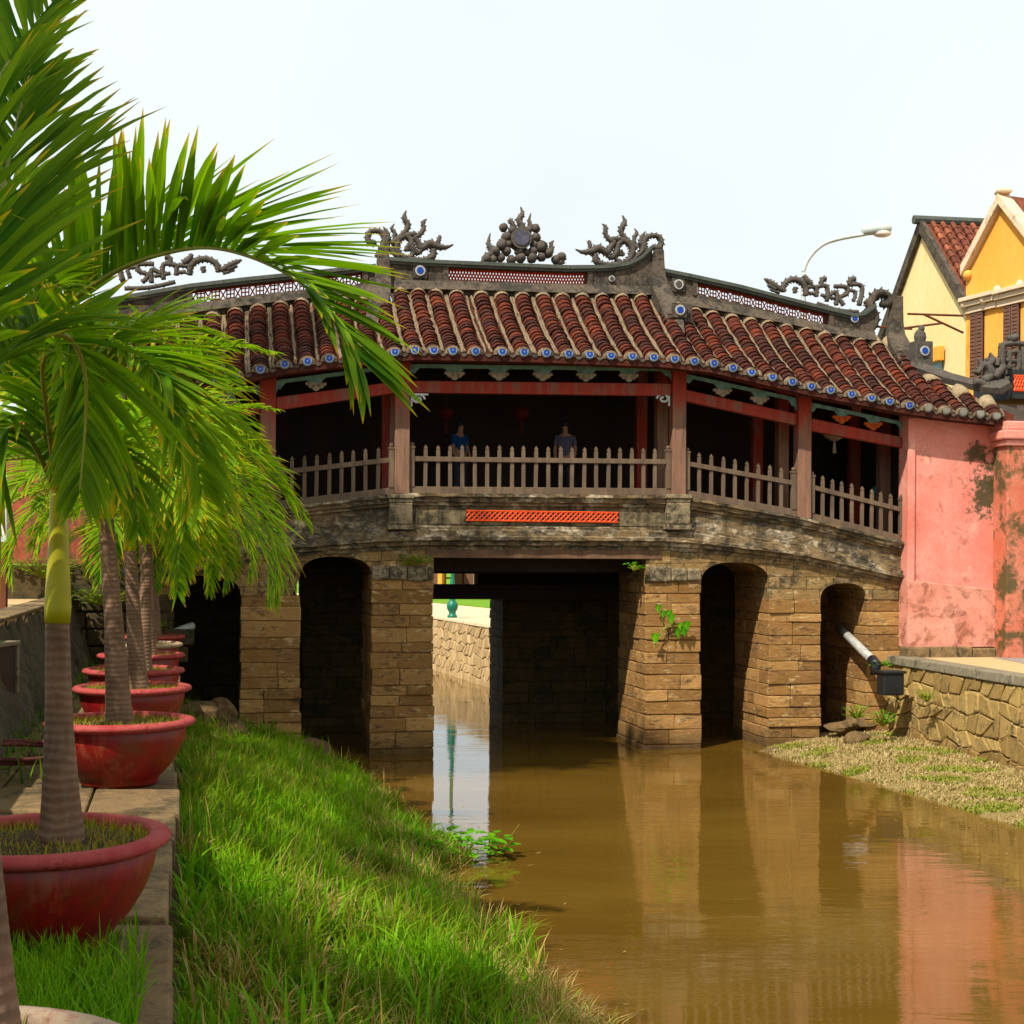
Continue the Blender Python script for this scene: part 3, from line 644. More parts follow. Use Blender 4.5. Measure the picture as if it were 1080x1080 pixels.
pier(ops_all[1][1], UL1, zspL, seed=12, flare=.04)
pier(UR1, ops_all[2][0], zspR, seed=13, flare=.03)
pier(ops_all[2][1], ops_all[3][0], ops_all[3][2], seed=14, flare=.03)
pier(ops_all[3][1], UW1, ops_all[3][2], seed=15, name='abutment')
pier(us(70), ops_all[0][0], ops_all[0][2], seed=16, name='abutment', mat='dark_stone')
# rough corbel stones on pier heads of the middle span
for ua, ub, s in ((ops_all[1][1], UL1, 21), (UR1, ops_all[2][0], 22)):
    rs = random.Random(s); mb = MB(); a = ua
    while a < ub - .05:
        b_ = min(ub, a + rs.uniform(.28, .5)); mb.bbox(a, b_ - .012, -.05 - rs.uniform(0, .04), .3, zspR + rs.uniform(.0, .03), zspR + .27 + rs.uniform(-.03, .03)); a = b_
    build(mb, 'pier_cap', M['cream_block'], BR, bevel=.03)
# rubble stone bond behind the piers (rear row under the shrine)
def us5(px, v): return Bp(px, 650, v)[0]
pier(us5(60, 5), us5(313, 5), 4.35, vf=5, vb=6.6, name='rear_pier', seed=31, mat='dark_stone')  # dark wet stone, colour deepened further to stand for shade behind the openings
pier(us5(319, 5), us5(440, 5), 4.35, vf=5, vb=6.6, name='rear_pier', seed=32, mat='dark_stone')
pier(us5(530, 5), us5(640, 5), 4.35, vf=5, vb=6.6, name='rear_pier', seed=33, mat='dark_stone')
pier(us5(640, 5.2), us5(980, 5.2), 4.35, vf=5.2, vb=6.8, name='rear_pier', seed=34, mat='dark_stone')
# spandrel lintel and underside timbers of the middle span
zt, zb_ = Bp(560, 579, 0)[1], Bp(560, 589, 0)[1]
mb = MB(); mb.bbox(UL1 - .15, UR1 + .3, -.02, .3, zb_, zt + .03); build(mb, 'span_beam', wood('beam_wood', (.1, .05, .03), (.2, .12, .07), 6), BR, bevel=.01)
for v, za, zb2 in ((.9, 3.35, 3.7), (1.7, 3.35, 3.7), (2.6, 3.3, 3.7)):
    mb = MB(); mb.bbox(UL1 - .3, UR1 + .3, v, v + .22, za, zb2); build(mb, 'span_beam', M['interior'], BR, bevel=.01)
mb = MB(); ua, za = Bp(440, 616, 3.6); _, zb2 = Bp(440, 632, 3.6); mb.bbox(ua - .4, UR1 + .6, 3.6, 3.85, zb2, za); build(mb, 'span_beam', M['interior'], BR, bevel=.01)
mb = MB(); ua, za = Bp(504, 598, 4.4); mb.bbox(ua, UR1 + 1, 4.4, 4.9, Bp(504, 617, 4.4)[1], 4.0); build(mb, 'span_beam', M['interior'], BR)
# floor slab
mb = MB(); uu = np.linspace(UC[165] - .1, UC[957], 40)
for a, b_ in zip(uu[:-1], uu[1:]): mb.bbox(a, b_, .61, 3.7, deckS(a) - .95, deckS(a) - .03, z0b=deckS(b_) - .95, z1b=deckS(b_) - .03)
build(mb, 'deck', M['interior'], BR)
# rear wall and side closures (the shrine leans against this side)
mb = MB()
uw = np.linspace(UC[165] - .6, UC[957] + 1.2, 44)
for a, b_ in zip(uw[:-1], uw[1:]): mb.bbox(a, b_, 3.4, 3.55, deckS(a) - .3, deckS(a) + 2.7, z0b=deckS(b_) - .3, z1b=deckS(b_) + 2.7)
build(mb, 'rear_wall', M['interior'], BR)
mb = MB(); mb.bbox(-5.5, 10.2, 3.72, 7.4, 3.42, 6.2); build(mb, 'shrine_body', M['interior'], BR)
mb = MB(); a0, a1 = -1.9, 7.6
mb.add([B(a0, 3.56, 6.2), B(a1, 3.56, 6.2), B(a1, 7.8, 6.2), B(a0, 7.8, 6.2), B(a0 + 1.4, 4.9, 7.3), B(a1 - 1.4, 4.9, 7.3)], [(0, 1, 5, 4), (1, 2, 5), (2, 3, 4, 5), (3, 0, 4), (3, 2, 1, 0)]); build(mb, 'shrine_roof', M['tile'], BR)

# --- columns, beams, balustrades
cols = {}
CB = {165: 567, 282: 537, 423: 520.5, 714: 522.5, 846: 546, 957: 573.5}
CT = {165: 425, 282: 392, 423: 378, 714: 384, 846: 409, 957: 432}
for px in (165, 282, 423, 714, 846, 957):
    hw = .135 if px not in (957,) else .08
    u = UC[px]; zb = Bp(px, CB[px], -.0)[1]; zt = Bp(px, CT[px], 0)[1] + .12
    zm = Bp(px, CB[px] - 78, 0)[1]
    mb = MB(); mb.bbox(u - hw, u + hw, -.12, .15, zb - .02, zt); build(mb, 'column', M['column_wood'], BR, bevel=.015)
    # inner row
    mb = MB(); mb.bbox(u - .11, u + .11, .95, 1.17, zb - .1, zt + .5); build(mb, 'inner_column', M['column_wood'], BR, bevel=.01)
    mb = MB(); mb.bbox(u - .11, u + .11, 2.35, 2.55, zb - .1, zt + .5); build(mb, 'inner_column', M['red_paint'], BR, bevel=.01)
LT = {165: (446, 459), 282: (419, 433), 423: (401, 414), 714: (407.5, 420), 846: (440, 452), 957: (463, 474)}
bays = [(165, 282), (282, 423), (423, 714), (714, 846), (846, 957)]
bayn = {(165, 282): 8, (282, 423): 8, (423, 714): 20, (714, 846): 8, (846, 957): 8}
LTf = {(423, 714): ((401.5, 414), (405, 418)), (714, 846): ((411, 423), (437, 449)), (846, 957): ((441, 454), (462, 473)), (282, 423): ((419, 433), (403, 415)), (165, 282): ((445, 457), (424, 436))}
for (a, b_) in bays:
    (ya, yb), (yc, yd) = LTf[(a, b_)]; ua, ub = UC[a] + .138, UC[b_] - (.138 if b_ != 957 else .083)
    za1, za0 = Bp(a, ya)[1], Bp(a, yb)[1]; zb1, zb0 = Bp(b_, yc)[1], Bp(b_, yd)[1]
    mb = MB(); mb.bbox(ua, ub, -.05, .1, za0, za1, z0b=zb0, z1b=zb1); build(mb, 'lintel_beam', M['red_paint'], BR, bevel=.012)
    # teal fretwork above it with hanging clouds
    npend = 5 if a == 423 else 2
    mb = MB(); mp = MB(); K = 160; H = .25; prev = None
    def zl(u): return za1 + (zb1 - za1) * (u - ua) / (ub - ua)
    gap = .02
    for i in range(K + 1):
        u = ua + (ub - ua) * i / K; x = (i / K * (npend + 1 if a == 423 else npend + 1)) % 1.0; x = abs(x - .5) * 2      # 1 at pendants
        d = .07 + .17 * max(0, (x - .55) / .45) ** .7 * (.82 + .18 * math.cos(x * 25)) ; d = min(d, H)
        cur = (u, zl(u) + gap + H + .04, zl(u) + gap + H + .04 - d)
        if prev: mb.bbox(prev[0], u, -.02, .02, prev[2], prev[1], z0b=cur[2], z1b=cur[1])
        prev = cur
    fr = build(mb, 'fretwork', M['teal'], BR)
    for k in range(1, npend + 1):
        u = ua + (ub - ua) * k / (npend + 1); z = zl(u) + gap + .075; pm = MB()
        for dx, dz, r_ in ((0, 0, .075), (-.09, .03, .055), (.09, .03, .055), (-.16, .055, .03), (.16, .055, .03)): pm.tube([B(u + dx, -.03, z + dz), B(u + dx, .03, z + dz)], r_, 12, ref=(0, 0, 1))
        build(pm, 'cloud_pendant', M['orange_pendant'] if a == 846 else M['pendant'], fr)
    # balustrade
    zd = lambda u, q=(UC[a], Bp(a, CB[a])[1], UC[b_], Bp(b_, CB[b_])[1]): q[1] + (q[3] - q[1]) * (u - q[0]) / (q[2] - q[0])
    n = bayn[(a, b_)]; m1, m2 = ua + .07, ub - .07
    bal = MB()
    for k in range(n):
        u = m1 + (m2 - m1) * (k + 1) / (n + 1) + random.uniform(-.008, .008); h = .9 + random.uniform(-.012, .012); hw = .034; lean = random.uniform(-.008, .008)
        z = zd(u); bal.hexa([B(u - hw, -.02, z + .1), B(u + hw, -.02, z + .1), B(u + hw, .02, z + .1), B(u - hw, .02, z + .1), B(u - hw + lean, -.02, z + h - .09), B(u + hw + lean, -.02, z + h - .09), B(u + hw + lean, .02, z + h - .09), B(u - hw + lean, .02, z + h - .09)])
        q = [B(u - hw * .55 + lean, -.02, z + h - .088), B(u + hw * .55 + lean, -.02, z + h - .088), B(u + hw * 1.05 + lean, -.02, z + h - .055), B(u + lean, -.02, z + h), B(u - hw * 1.05 + lean, -.02, z + h - .055)]
        bal.prism(q, BV * .04)
    bo = build(bal, 'balustrade', M['grey_wood'], BR)
    rl = MB()
    rl.bbox(ua, ub, -.045, -.021, zd(ua) + .59, zd(ua) + .68, z0b=zd(ub) + .59, z1b=zd(ub) + .68)
    rl.bbox(ua, ub, -.045, .05, zd(ua) + .0, zd(ua) + .13, z0b=zd(ub) + .0, z1b=zd(ub) + .13); build(rl, 'rail', M['grey_wood'], bo, bevel=.006)
    for u in (ua + .05, ub - .05):
        z = zd(u); pm = MB(); pm.bbox(u - .045, u + .045, -.06, .04, z + .13, z + .83); pm.bbox(u - .055, u + .055, -.07, .05, z + .83, z + .87)
        c = B(u, -.01, z + .9); pm.ball(c, .045, 8); build(pm, 'newel_post', M['grey_wood'], bo)
# white scroll brackets
for px, sgn in ((433, 1), (706, -1)):
    mb = MB(); pts = []
    for k in range(26):
        a = k / 25; ang = a * 2 * math.pi * 1.25; r_ = .13 * (1 - a * .75); pts.append(B(Bp(px, 420)[0] + sgn * (.13 + r_ * math.cos(ang)), -.03, Bp(px, 421)[1] + r_ * math.sin(ang) * .75))
    mb.tube(pts, .022, 6, ref=BV); ua, z = Bp(px, 415); mb.bbox(min(ua, ua + sgn * .32), max(ua, ua + sgn * .32), -.045, -.02, z - .03, z); mb.bbox(min(ua, ua + sgn * .03), max(ua, ua + sgn * .03), -.045, -.02, z - .24, z - .03); build(mb, 'scroll_bracket', M['white_paint'], BR)

# --- roof
VE, VR = -.72, 1.66
EV = [Bp(*q, VE) for q in ((60, 437), (170, 412), (300, 385), (347, 379), (437, 370), (560, 372.5), (700, 378), (752, 384), (854, 408), (958, 428), (1000, 434), (1067, 441), (1100, 447))]
RG = [Bp(*q, VR) for q in ((60, 368), (150, 343), (240, 325), (267, 320), (333, 312))]
RGC = [Bp(*q, VR) for q in ((385, 302), (455, 304), (520, 307), (600, 308), (690, 309))]
RGR = [Bp(*q, VR) for q in ((700, 316), (729, 324), (815, 338), (921, 359))]
def ez(u): return float(np.interp(u, [p[0] for p in EV], [p[1] for p in EV]))
def lin(T, u): return float(np.interp(u, [p[0] for p in T], [p[1] for p in T]))
uA = Bp(399, 330, VR)[0]; uB = Bp(695, 330, VR)[0]; uEndR = Bp(938, 350, VR)[0]; uCorner = Bp(1069, 443, VE)[0]
uEndL = Bp(130, 350, VR)[0]; uCornL = Bp(40, 440, VE)[0]
# hip curve right: (u, v, z) from ridge end to corner
hipR = [(uEndR, VR, Bp(938, 362, VR)[1]), (Bp(968, 391, .8)[0], .8, Bp(968, 391, .8)[1]), (Bp(1000, 405, .25)[0], .25, Bp(1000, 405, .25)[1]), (Bp(1035, 419, -.3)[0], -.3, Bp(1035, 419, -.3)[1]), (uCorner, VE, ez(uCorner) + .12)]
hipL = [(uEndL, VR, lin(RG, uEndL)), (uCornL, VE, ez(uCornL) + .12)]
def topof(u):
    """(v, z) of the upper end of the roof slope at u"""
    if u > uEndR: return float(np.interp(u, [h[0] for h in hipR], [h[1] for h in hipR])), float(np.interp(u, [h[0] for h in hipR], [h[2] for h in hipR]))
    if u < uEndL: return float(np.interp(u, [h[0] for h in hipL[::-1]], [h[1] for h in hipL[::-1]])), float(np.interp(u, [h[0] for h in hipL[::-1]], [h[2] for h in hipL[::-1]]))
    if u < uA: return VR, lin(RG, u) 
    if u < uB: return VR, lin(RGC, u)
    return VR, lin(RGR, u)
def rpt(u, t, lift=0.0):
    """point on the slope, t=0 at top .. 1 at eave"""
    v1, z1 = topof(u); z0 = ez(u); v = v1 + (VE - v1) * t; sag = .09 * (v1 - VE) / 2.4 * math.sin(math.pi * t)
    z = z1 + (z0 - z1) * t - sag; return B(u, v, z + lift)
ROOF = MB(); US = sorted(set(list(np.linspace(uCornL, uCorner, 110)) + [uA - .001, uA + .001, uB - .001, uB + .001, uEndL, uEndR]))
ROOF.grid([[rpt(u, t, -.05) for t in np.linspace(0, 1, 9)] for u in US])
ROOF.grid([[rpt(u, t, -.16) for t in np.linspace(0, 1, 5)] for u in US])
ROOF.grid([[rpt(u, 1, -.05), rpt(u, 1, -.16)] for u in US])
# back slope
def bpt(u, t):
    v1, z1 = topof(u); return B(u, 2 * VR - (v1 + (VE - v1) * t) if True else 0, z1 + (ez(u) - z1) * t - .05)
ROOF.grid([[bpt(u, t) for t in np.linspace(0, 1, 5)] for u in US])
roof = build(ROOF, 'roof', M['tile'], BR, fixn=False)
# ribs: positions taken so that discs fall as in the photograph
disc_px = [300, 324, 347, 371, 393, 416, 437, 457, 477, 501, 529, 552, 575.5, 599, 621, 643.5, 666, 688.5, 710.5, 731.5, 752, 772, 791.5, 813.5, 834.5, 854.5, 875, 897, 918, 937, 958, 978, 997, 1015, 1033, 1050]
ribu = [Bp(p_, ez(0), VE)[0] if False else Bp(p_, 400, VE)[0] for p_ in disc_px]
st_ = ribu[1] - ribu[0]; L_ = []
u = ribu[0] - .42
while u > uCornL + .2: L_.append(u); u -= .42
ribu = L_[::-1] + ribu
tl, mt, pn, capm = MB(), MB(), MB(), MB()
rs = random.Random(2)
def halfseg(mb, u, t0, t1, r0, r1, h0, h1, n=6):
    a = rpt(u, t0); b_ = rpt(u, t1); T = (b_ - a).normalized(); nrm = BU.cross(T).normalized()
    if nrm.z < 0: nrm = -nrm
    vs = []
    for p_, r_, h in ((a, r0, h0), (b_, r1, h1)):
        for k in range(n + 1):
            q = math.pi * k / n; vs.append(p_ + BU * (r_ * math.cos(q)) + nrm * (h + r_ * .95 * math.sin(q)))
    m_ = n + 1; mb.add(vs, [(k, k + 1, m_ + k + 1, m_ + k) for k in range(n)] + [tuple(range(m_)), tuple(range(2 * m_ - 1, m_ - 1, -1))])
def trangestart(u):
    # verge slabs hide the first metre near uA/uB
    return 0.0
for i, u in enumerate(ribu):
    v1, z1 = topof(u); Ls = ((v1 - VE) ** 2 + (z1 - ez(u)) ** 2) ** .5
    n = max(2, int(Ls / .145)); capn = min(.3 / Ls, .5)
    for k in range(n):
        t0, t1 = k / n, (k + 1.12) / n
        if t1 < capn: continue
        w1 = rs.uniform(-.014, .014) + .012 * math.sin(k * .35 + i); halfseg(tl, u + w1, max(0, t0), min(1, t1), .132, .147 + rs.uniform(-.004, .006), -.03, -.016 + rs.uniform(-.006, .016))
    # mortar cap at the top and fillets beside the rib
    halfseg(capm, u, -.01, capn, .15, .158, -.02, -.015)
    for s_ in (-1, 1):
        m2 = 14; pts = [rpt(u + s_ * .19, capn * .6 + (1 - capn * .6) * q / m2, .0 + rs.uniform(-.012, .01)) + BU * rs.uniform(-.014, .014) for q in range(m2 + 1)]
        mt.tube(pts, [.027 + rs.uniform(-.007, .008) for _ in pts], 5, ref=BU)
    # eave end collar of mortar
    halfseg(mt, u, .985, 1.012, .15, .153, -.03, -.03)
    # pan tiles between ribs
    if i + 1 < len(ribu):
        u2 = ribu[i + 1]; gm = (u + u2) / 2; hw = max(.03, (u2 - u) / 2 - .13)
        v1, z1 = topof(gm); Ls = ((v1 - VE) ** 2 + (z1 - ez(gm)) ** 2) ** .5; n = max(2, int(Ls / .1))
        for k in range(n):
            t0, t1 = k / n, (k + 1) / n; l1 = .012 + rs.uniform(0, .012)
            a0, a1 = rpt(gm - hw, t0, -.03), rpt(gm + hw, t0, -.03); b0, b1 = rpt(gm - hw, t1, l1 - .03), rpt(gm + hw, t1, l1 - .03); c0, c1 = rpt(gm - hw, t1, -.05), rpt(gm + hw, t1, -.05)
            pn.add([a0, a1, b1, b0, c1, c0], [(0, 1, 2, 3), (3, 2, 4, 5)])
build(tl, 'cover_tiles', M['tile'], roof, smooth=False); mt.add(capm.v, capm.f, 1); build(mt, 'tile_mortar', [M['tile_mortar'], weathered('rib_cap', (.34, .26, .17), (.46, .36, .24), (.07, .05, .035), .5, 4, .9, .8, .02)], roof, smooth=True); build(pn, 'pan_tiles', M['tile'], roof, fixn=False)
# porcelain eave discs: ring, white face, blue heart
def disc_mesh():
    mb = MB(); mb.tube([(0, .03, 0), (0, -.02, 0)], .1, 18, mi=0, ref=(0, 0, 1)); mb.tube([(0, -.02, 0), (0, -.032, 0)], .078, 18, mi=1, ref=(0, 0, 1)); mb.tube([(0, -.032, 0), (0, -.04, 0)], .056, 14, mi=2, ref=(0, 0, 1)); mb.tube([(0, -.04, 0), (0, -.043, 0)], .014, 8, mi=1, ref=(0, 0, 1)); return mb
dproto = None; dprotoD = None
for i, u in enumerate(ribu):
    p_ = rpt(u, 1.0, .015) - BV * .03
    dull = u > Bp(968, 430, VE)[0]
    pr = dprotoD if dull else dproto
    if pr is None:
        o = build(disc_mesh(), 'eave_disc', [M['old_mortar'], M['porcelain_dull'] if dull else M['disc_ring'], M['porcelain_dull'] if dull else M['porcelain_blue']], roof, origin=(0, 0, 0))
        if dull: dprotoD = o
        else: dproto = o
    else:
        o = pr.copy(); COL.objects.link(o); o.parent = roof
    o.location = p_ - wloc(roof); o.rotation_euler = (R(random.uniform(-6, 6)), 0, BA)
# eave board, drip tiles
mb = MB(); ee = np.linspace(uCornL, uCorner, 100)
for a, b_ in zip(ee[:-1], ee[1:]): mb.bbox(a, b_, VE + .03, VE + .14, ez(a) - .12, ez(a) - .06, z0b=ez(b_) - .12, z1b=ez(b_) - .06)
dm = mb
for i in range(len(ribu) - 1):
    g = (ribu[i] + ribu[i + 1]) / 2; z = ez(g); q = [B(g - .075, VE - .015, z - .03), B(g + .075, VE - .015, z - .03), B(g + .04, VE - .02, z - .07), B(g, VE - .02, z - .095), B(g - .04, VE - .02, z - .07)]; dm.prism(q, BV * .03)
build(mb, 'eave_mortar', M['old_mortar'], roof)
mb = MB()
for a, b_ in zip(ee[:-1], ee[1:]): mb.bbox(a, b_, VE + .3, VE + .36, ez(a) - .15, ez(a) - .03, z0b=ez(b_) - .15, z1b=ez(b_) - .03)
build(mb, 'fascia', plain('fascia_red', (.12, .028, .018), .8, var=.6, sc=8), roof)
# rafters seen under the eave
mb = MB()
for u in np.arange(uCornL + .3, UC[957], .38):
    mb.hexa([B(u - .03, VE + .1, ez(u) - .16), B(u + .03, VE + .1, ez(u) - .16), B(u + .03, .5, ez(u) + .55), B(u - .03, .5, ez(u) + .55), B(u - .03, VE + .1, ez(u) - .1), B(u + .03, VE + .1, ez(u) - .1), B(u + .03, .5, ez(u) + .63), B(u - .03, .5, ez(u) + .63)])
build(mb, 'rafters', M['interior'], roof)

# --- ridge walls
def ridge(section, capy, basey, lat, name='ridge'):
    """section: list of (px, y top of cap, y bottom of wall) at v=VR"""
    vf, vb = VR - .13, VR + .13
    mb = MB(); cp = MB(); low = MB()
    pts = [(Bp(px, yt, vf)[0], Bp(px, yt, vf)[1], Bp(px, yb, vf)[1]) for px, yt, yb in section]
    U = np.linspace(pts[0][0], pts[-1][0], 60)
    top = [float(np.interp(u, [p[0] for p in pts], [p[1] for p in pts])) for u in U]; bot = [float(np.interp(u, [p[0] for p in pts], [p[2] for p in pts])) for u in U]
    ua, ub = (Bp(lat[0], 300, vf)[0], Bp(lat[1], 300, vf)[0]) if lat else (1e9, 1e9)
    for i in range(59):
        a, b_ = U[i], U[i + 1]; m_ = (a + b_) / 2
        cp.bbox(a, b_, vf - .09, vb + .09, top[i] - .07, top[i], z0b=top[i + 1] - .07, z1b=top[i + 1]); cp.bbox(a, b_, vf - .05, vb + .05, top[i] - .12, top[i] - .068, z0b=top[i + 1] - .12, z1b=top[i + 1] - .068)
        if ua < m_ < ub:
            low.bbox(a, b_, vf - .02, vb + .02, bot[i] - .15, top[i] - .37, z0b=bot[i + 1] - .15, z1b=top[i + 1] - .37)
        else: low.bbox(a, b_, vf, vb, bot[i] - .15, top[i] - .118, z0b=bot[i + 1] - .15, z1b=top[i + 1] - .118)
    r_ = build(low, name, M['old_mortar'], BR)
    build(cp, 'ridge_cap', M['ridge_cap'], r_)
    # sloping mortar skirt above the tiles
    sk = MB()
    for i in range(59):
        a, b_ = U[i], U[i + 1]; sk.hexa([B(a, vf - .16, bot[i] - .06), B(b_, vf - .16, bot[i + 1] - .06), B(b_, vf, bot[i + 1] - .06), B(a, vf, bot[i] - .06), B(a, vf - .03, bot[i] + .13), B(b_, vf - .03, bot[i + 1] + .13), B(b_, vf, bot[i + 1] + .13), B(a, vf, bot[i] + .13)])
    build(sk, 'ridge_skirt', M['old_mortar'], r_)
    if lat:
        tz = lambda u, d: float(np.interp(u, [p[0] for p in pts], [p[1] for p in pts])) - d
        lm = MB(); K = 6
        for k in range(K):
            a, b_ = ua + (ub - ua) * k / K, ua + (ub - ua) * (k + 1) / K
            lattice(lm, a, b_, tz(a, .37), tz(a, .125), VR - .03, VR + .03, lat[2] // K, lat[3], z0b=tz(b_, .37), z1b=tz(b_, .125), w_=lat[4])
        build(lm, 'ridge_lattice', M['lattice_faded'] if lat[3] else M['lattice_mid'], r_)
        for u in (ua, ub):
            pm = MB(); pm.bbox(u - .05, u + .05, vf - .03, vb + .03, tz(u, .4), tz(u, .118)); build(pm, 'ridge_post', M['old_mortar'], r_)
    return r_, pts
M['lattice_mid'] = plain('lattice_mid', (.5, .075, .035), .75, var=.5, sc=14)
rC, ptsC = ridge([(399, 271, 303), (440, 274, 303), (500, 276.5, 304), (560, 279, 306), (600, 280.5, 307), (640, 280, 308), (662, 277, 308), (676, 270, 309), (688, 258, 309)], 0, 0, (470, 622, 24, 0, .016))
rR, ptsR = ridge([(700, 284, 318), (730, 290, 321), (780, 301, 330), (830, 314, 340), (870, 324, 349), (900, 331, 354), (912, 329, 356), (922, 321, 357)], 0, 0, (733, 877, 24, 1, .013))
rL, ptsL = ridge([(60, 330, 362), (120, 314, 345), (200, 300, 328), (260, 293, 320), (330, 286, 312), (396, 279, 306)], 0, 0, (200, 385, 24, 1, .013))
rR['label'] = 'lower stepped ridge on the right with openwork band'; rL['label'] = 'lower ridge on the left behind the palm fronds'
def medallion(px, y, v, r_=.1, blue=True, par=None, square=True):
    ua, z = Bp(px, y, v); mb = MB()
    if square: mb.bbox(ua - r_ * 1.35, ua + r_ * 1.35, v, v + .1, z - r_ * 1.4, z + r_ * 1.4)
    mb.tube([B(ua, v + .02, z), B(ua, v - .03, z)], r_, 20, mi=1, ref=(0, 0, 1)); mb.tube([B(ua, v - .03, z), B(ua, v - .04, z)], r_ * .66, 18, mi=2, ref=(0, 0, 1))
    return build(mb, 'porcelain_plate', [M['old_mortar'], M['plate_rim'], M['porcelain_blue'] if blue else M['old_mortar']], par or BR)
medallion(443, 285.5, VR - .17, .1, par=rC); medallion(715.5, 300, VR - .17, .1, False, rR); medallion(901, 336, VR - .17, .085, True, rR, False); medallion(645, 294, VR - .15, .06, False, rC, False)
medallion(717, 327, .62, .1, par=roof); medallion(408, 317, VR - .55, .1, par=roof); medallion(975, 370, .65, .1, par=roof)

# --- ornaments: strokes drawn on the plane of the ridge, given real thickness
def smooth_path(pts, n=5):
    out = []
    for i in range(len(pts) - 1):
        p0 = pts[max(i - 1, 0)]; p1 = pts[i]; p2 = pts[i + 1]; p3 = pts[min(i + 2, len(pts) - 1)]
        for k in range(n):
            t = k / n; out.append(tuple(.5 * ((2 * b) + (-a + c) * t + (2 * a - 5 * b + 4 * c - d) * t * t + (-a + 3 * b - 3 * c + d) * t ** 3) for a, b, c, d in zip(p0, p1, p2, p3)))
    out.append(pts[-1]); return out
def ornament(name, strokes, v=VR, balls=(), par=None, mat='ornament', label=None, depth=1.5, plates=()):
    """strokes: lists of (px, py, half width in px)"""
    mb = MB(); k = 1 / 54.0
    for s_ in strokes:
        sp = smooth_path(s_); pts = []; rad = []
        for px, py, r_ in sp: ua, z = Bp(px, py, v); pts.append(B(ua, v, z)); rad.append(max(.5, r_ * 1.05) * k)
        mb.tube(pts, rad, 8, ref=BV, flat=1.0)
    for s_ in strokes:
        sp = smooth_path(s_, 4)
        for i in range(1, len(sp) - 1):
            px, py, r_ = sp[i]
            if r_ < 1.6: continue
            dx, dy = sp[i + 1][0] - sp[i - 1][0], sp[i + 1][1] - sp[i - 1][1]; L = math.hypot(dx, dy) + 1e-6; sg = 1 if i % 2 else -1; nx, ny = -dy / L * sg, dx / L * sg
            u0_, z0_ = Bp(px + nx * r_ * .8, py + ny * r_ * .8, v); u1_, z1_ = Bp(px + nx * r_ * 1.5 + dx / L * 1.2, py + ny * r_ * 1.5 + dy / L * 1.2, v)
            mb.tube([B(u0_, v, z0_), B(u1_, v, z1_)], [r_ * .42 * k, r_ * .1 * k], 5, ref=BV)
    for px, py, r_ in balls:
        ua, z = Bp(px, py, v); mb.ball(B(ua, v, z), r_ * 1.28 * k, 10, jit=.2)
    # widen across the ridge
    for i, p_ in enumerate(mb.v):
        q = Vector(p_); d = (q - B0).dot(BV) - v; mb.v[i] = tuple(q + BV * d * (depth - 1))
    for px, py, r_, mi in plates: pass
    o = build(mb, name, M[mat], par or BR, smooth=True)
    if label: o['label'] = label
    return o
# centre: flaming sun over clouds
fl = [[(548, 247, 4), (551, 240, 3.5), (547, 232, 3), (551, 226, 2.2), (549, 218, .6)],
      [(541, 250, 3), (543, 242, 2.6), (539, 234, 2.6), (537, 231, 1.5)], [(556, 246, 2.6), (560, 240, 2.4), (558, 233, 1.8), (560, 225, .5)],
      [(520, 272, 3), (518, 263, 3), (515, 257, 2.2), (517, 246, .6)], [(577, 268, 2.8), (582, 263, 2.4), (581, 257, 1.8), (584, 254, .8)],
      [(509, 277, 2.5), (514, 270, 3.4), (520, 268, 3)], [(584, 275, 2.8), (591, 277, 3), (593, 272, 3.5)]]
bl = [(513, 273, 4.2), (522, 265, 4.4), (529, 258, 4.8), (534, 265, 4.2), (528, 272, 4), (539, 274, 4), (549, 272, 4.6), (547, 265, 4), (561, 272, 4.6), (562, 265, 4.2), (571, 260, 5.2), (571, 271, 4), (578, 267, 4.4), (586, 274, 3.8), (592, 271, 4), (534, 250, 4.4), (531, 240, 3.8), (565, 241, 3.8), (565, 251, 4.2), (540, 243, 3.6), (557, 243, 3.6), (520, 274, 4), (536, 258, 3.8), (563, 258, 3.6), (555, 266, 3.2)]
oc = ornament('ridge_ornament', fl, balls=bl, label='central flaming sun ornament over knotted clouds')
mb = MB(); ua, z = Bp(550, 251, VR - .14); mb.tube([B(ua, VR + .14, z), B(ua, VR - .16, z)], .21, 24, ref=(0, 0, 1)); mb.tube([B(ua, VR - .16, z), B(ua, VR - .18, z)], .15, 24, mi=1, ref=(0, 0, 1)); build(mb, 'porcelain_plate', [M['ornament'], plain('plate_violet', (.09, .085, .12), .35, var=.6, sc=12)], oc)
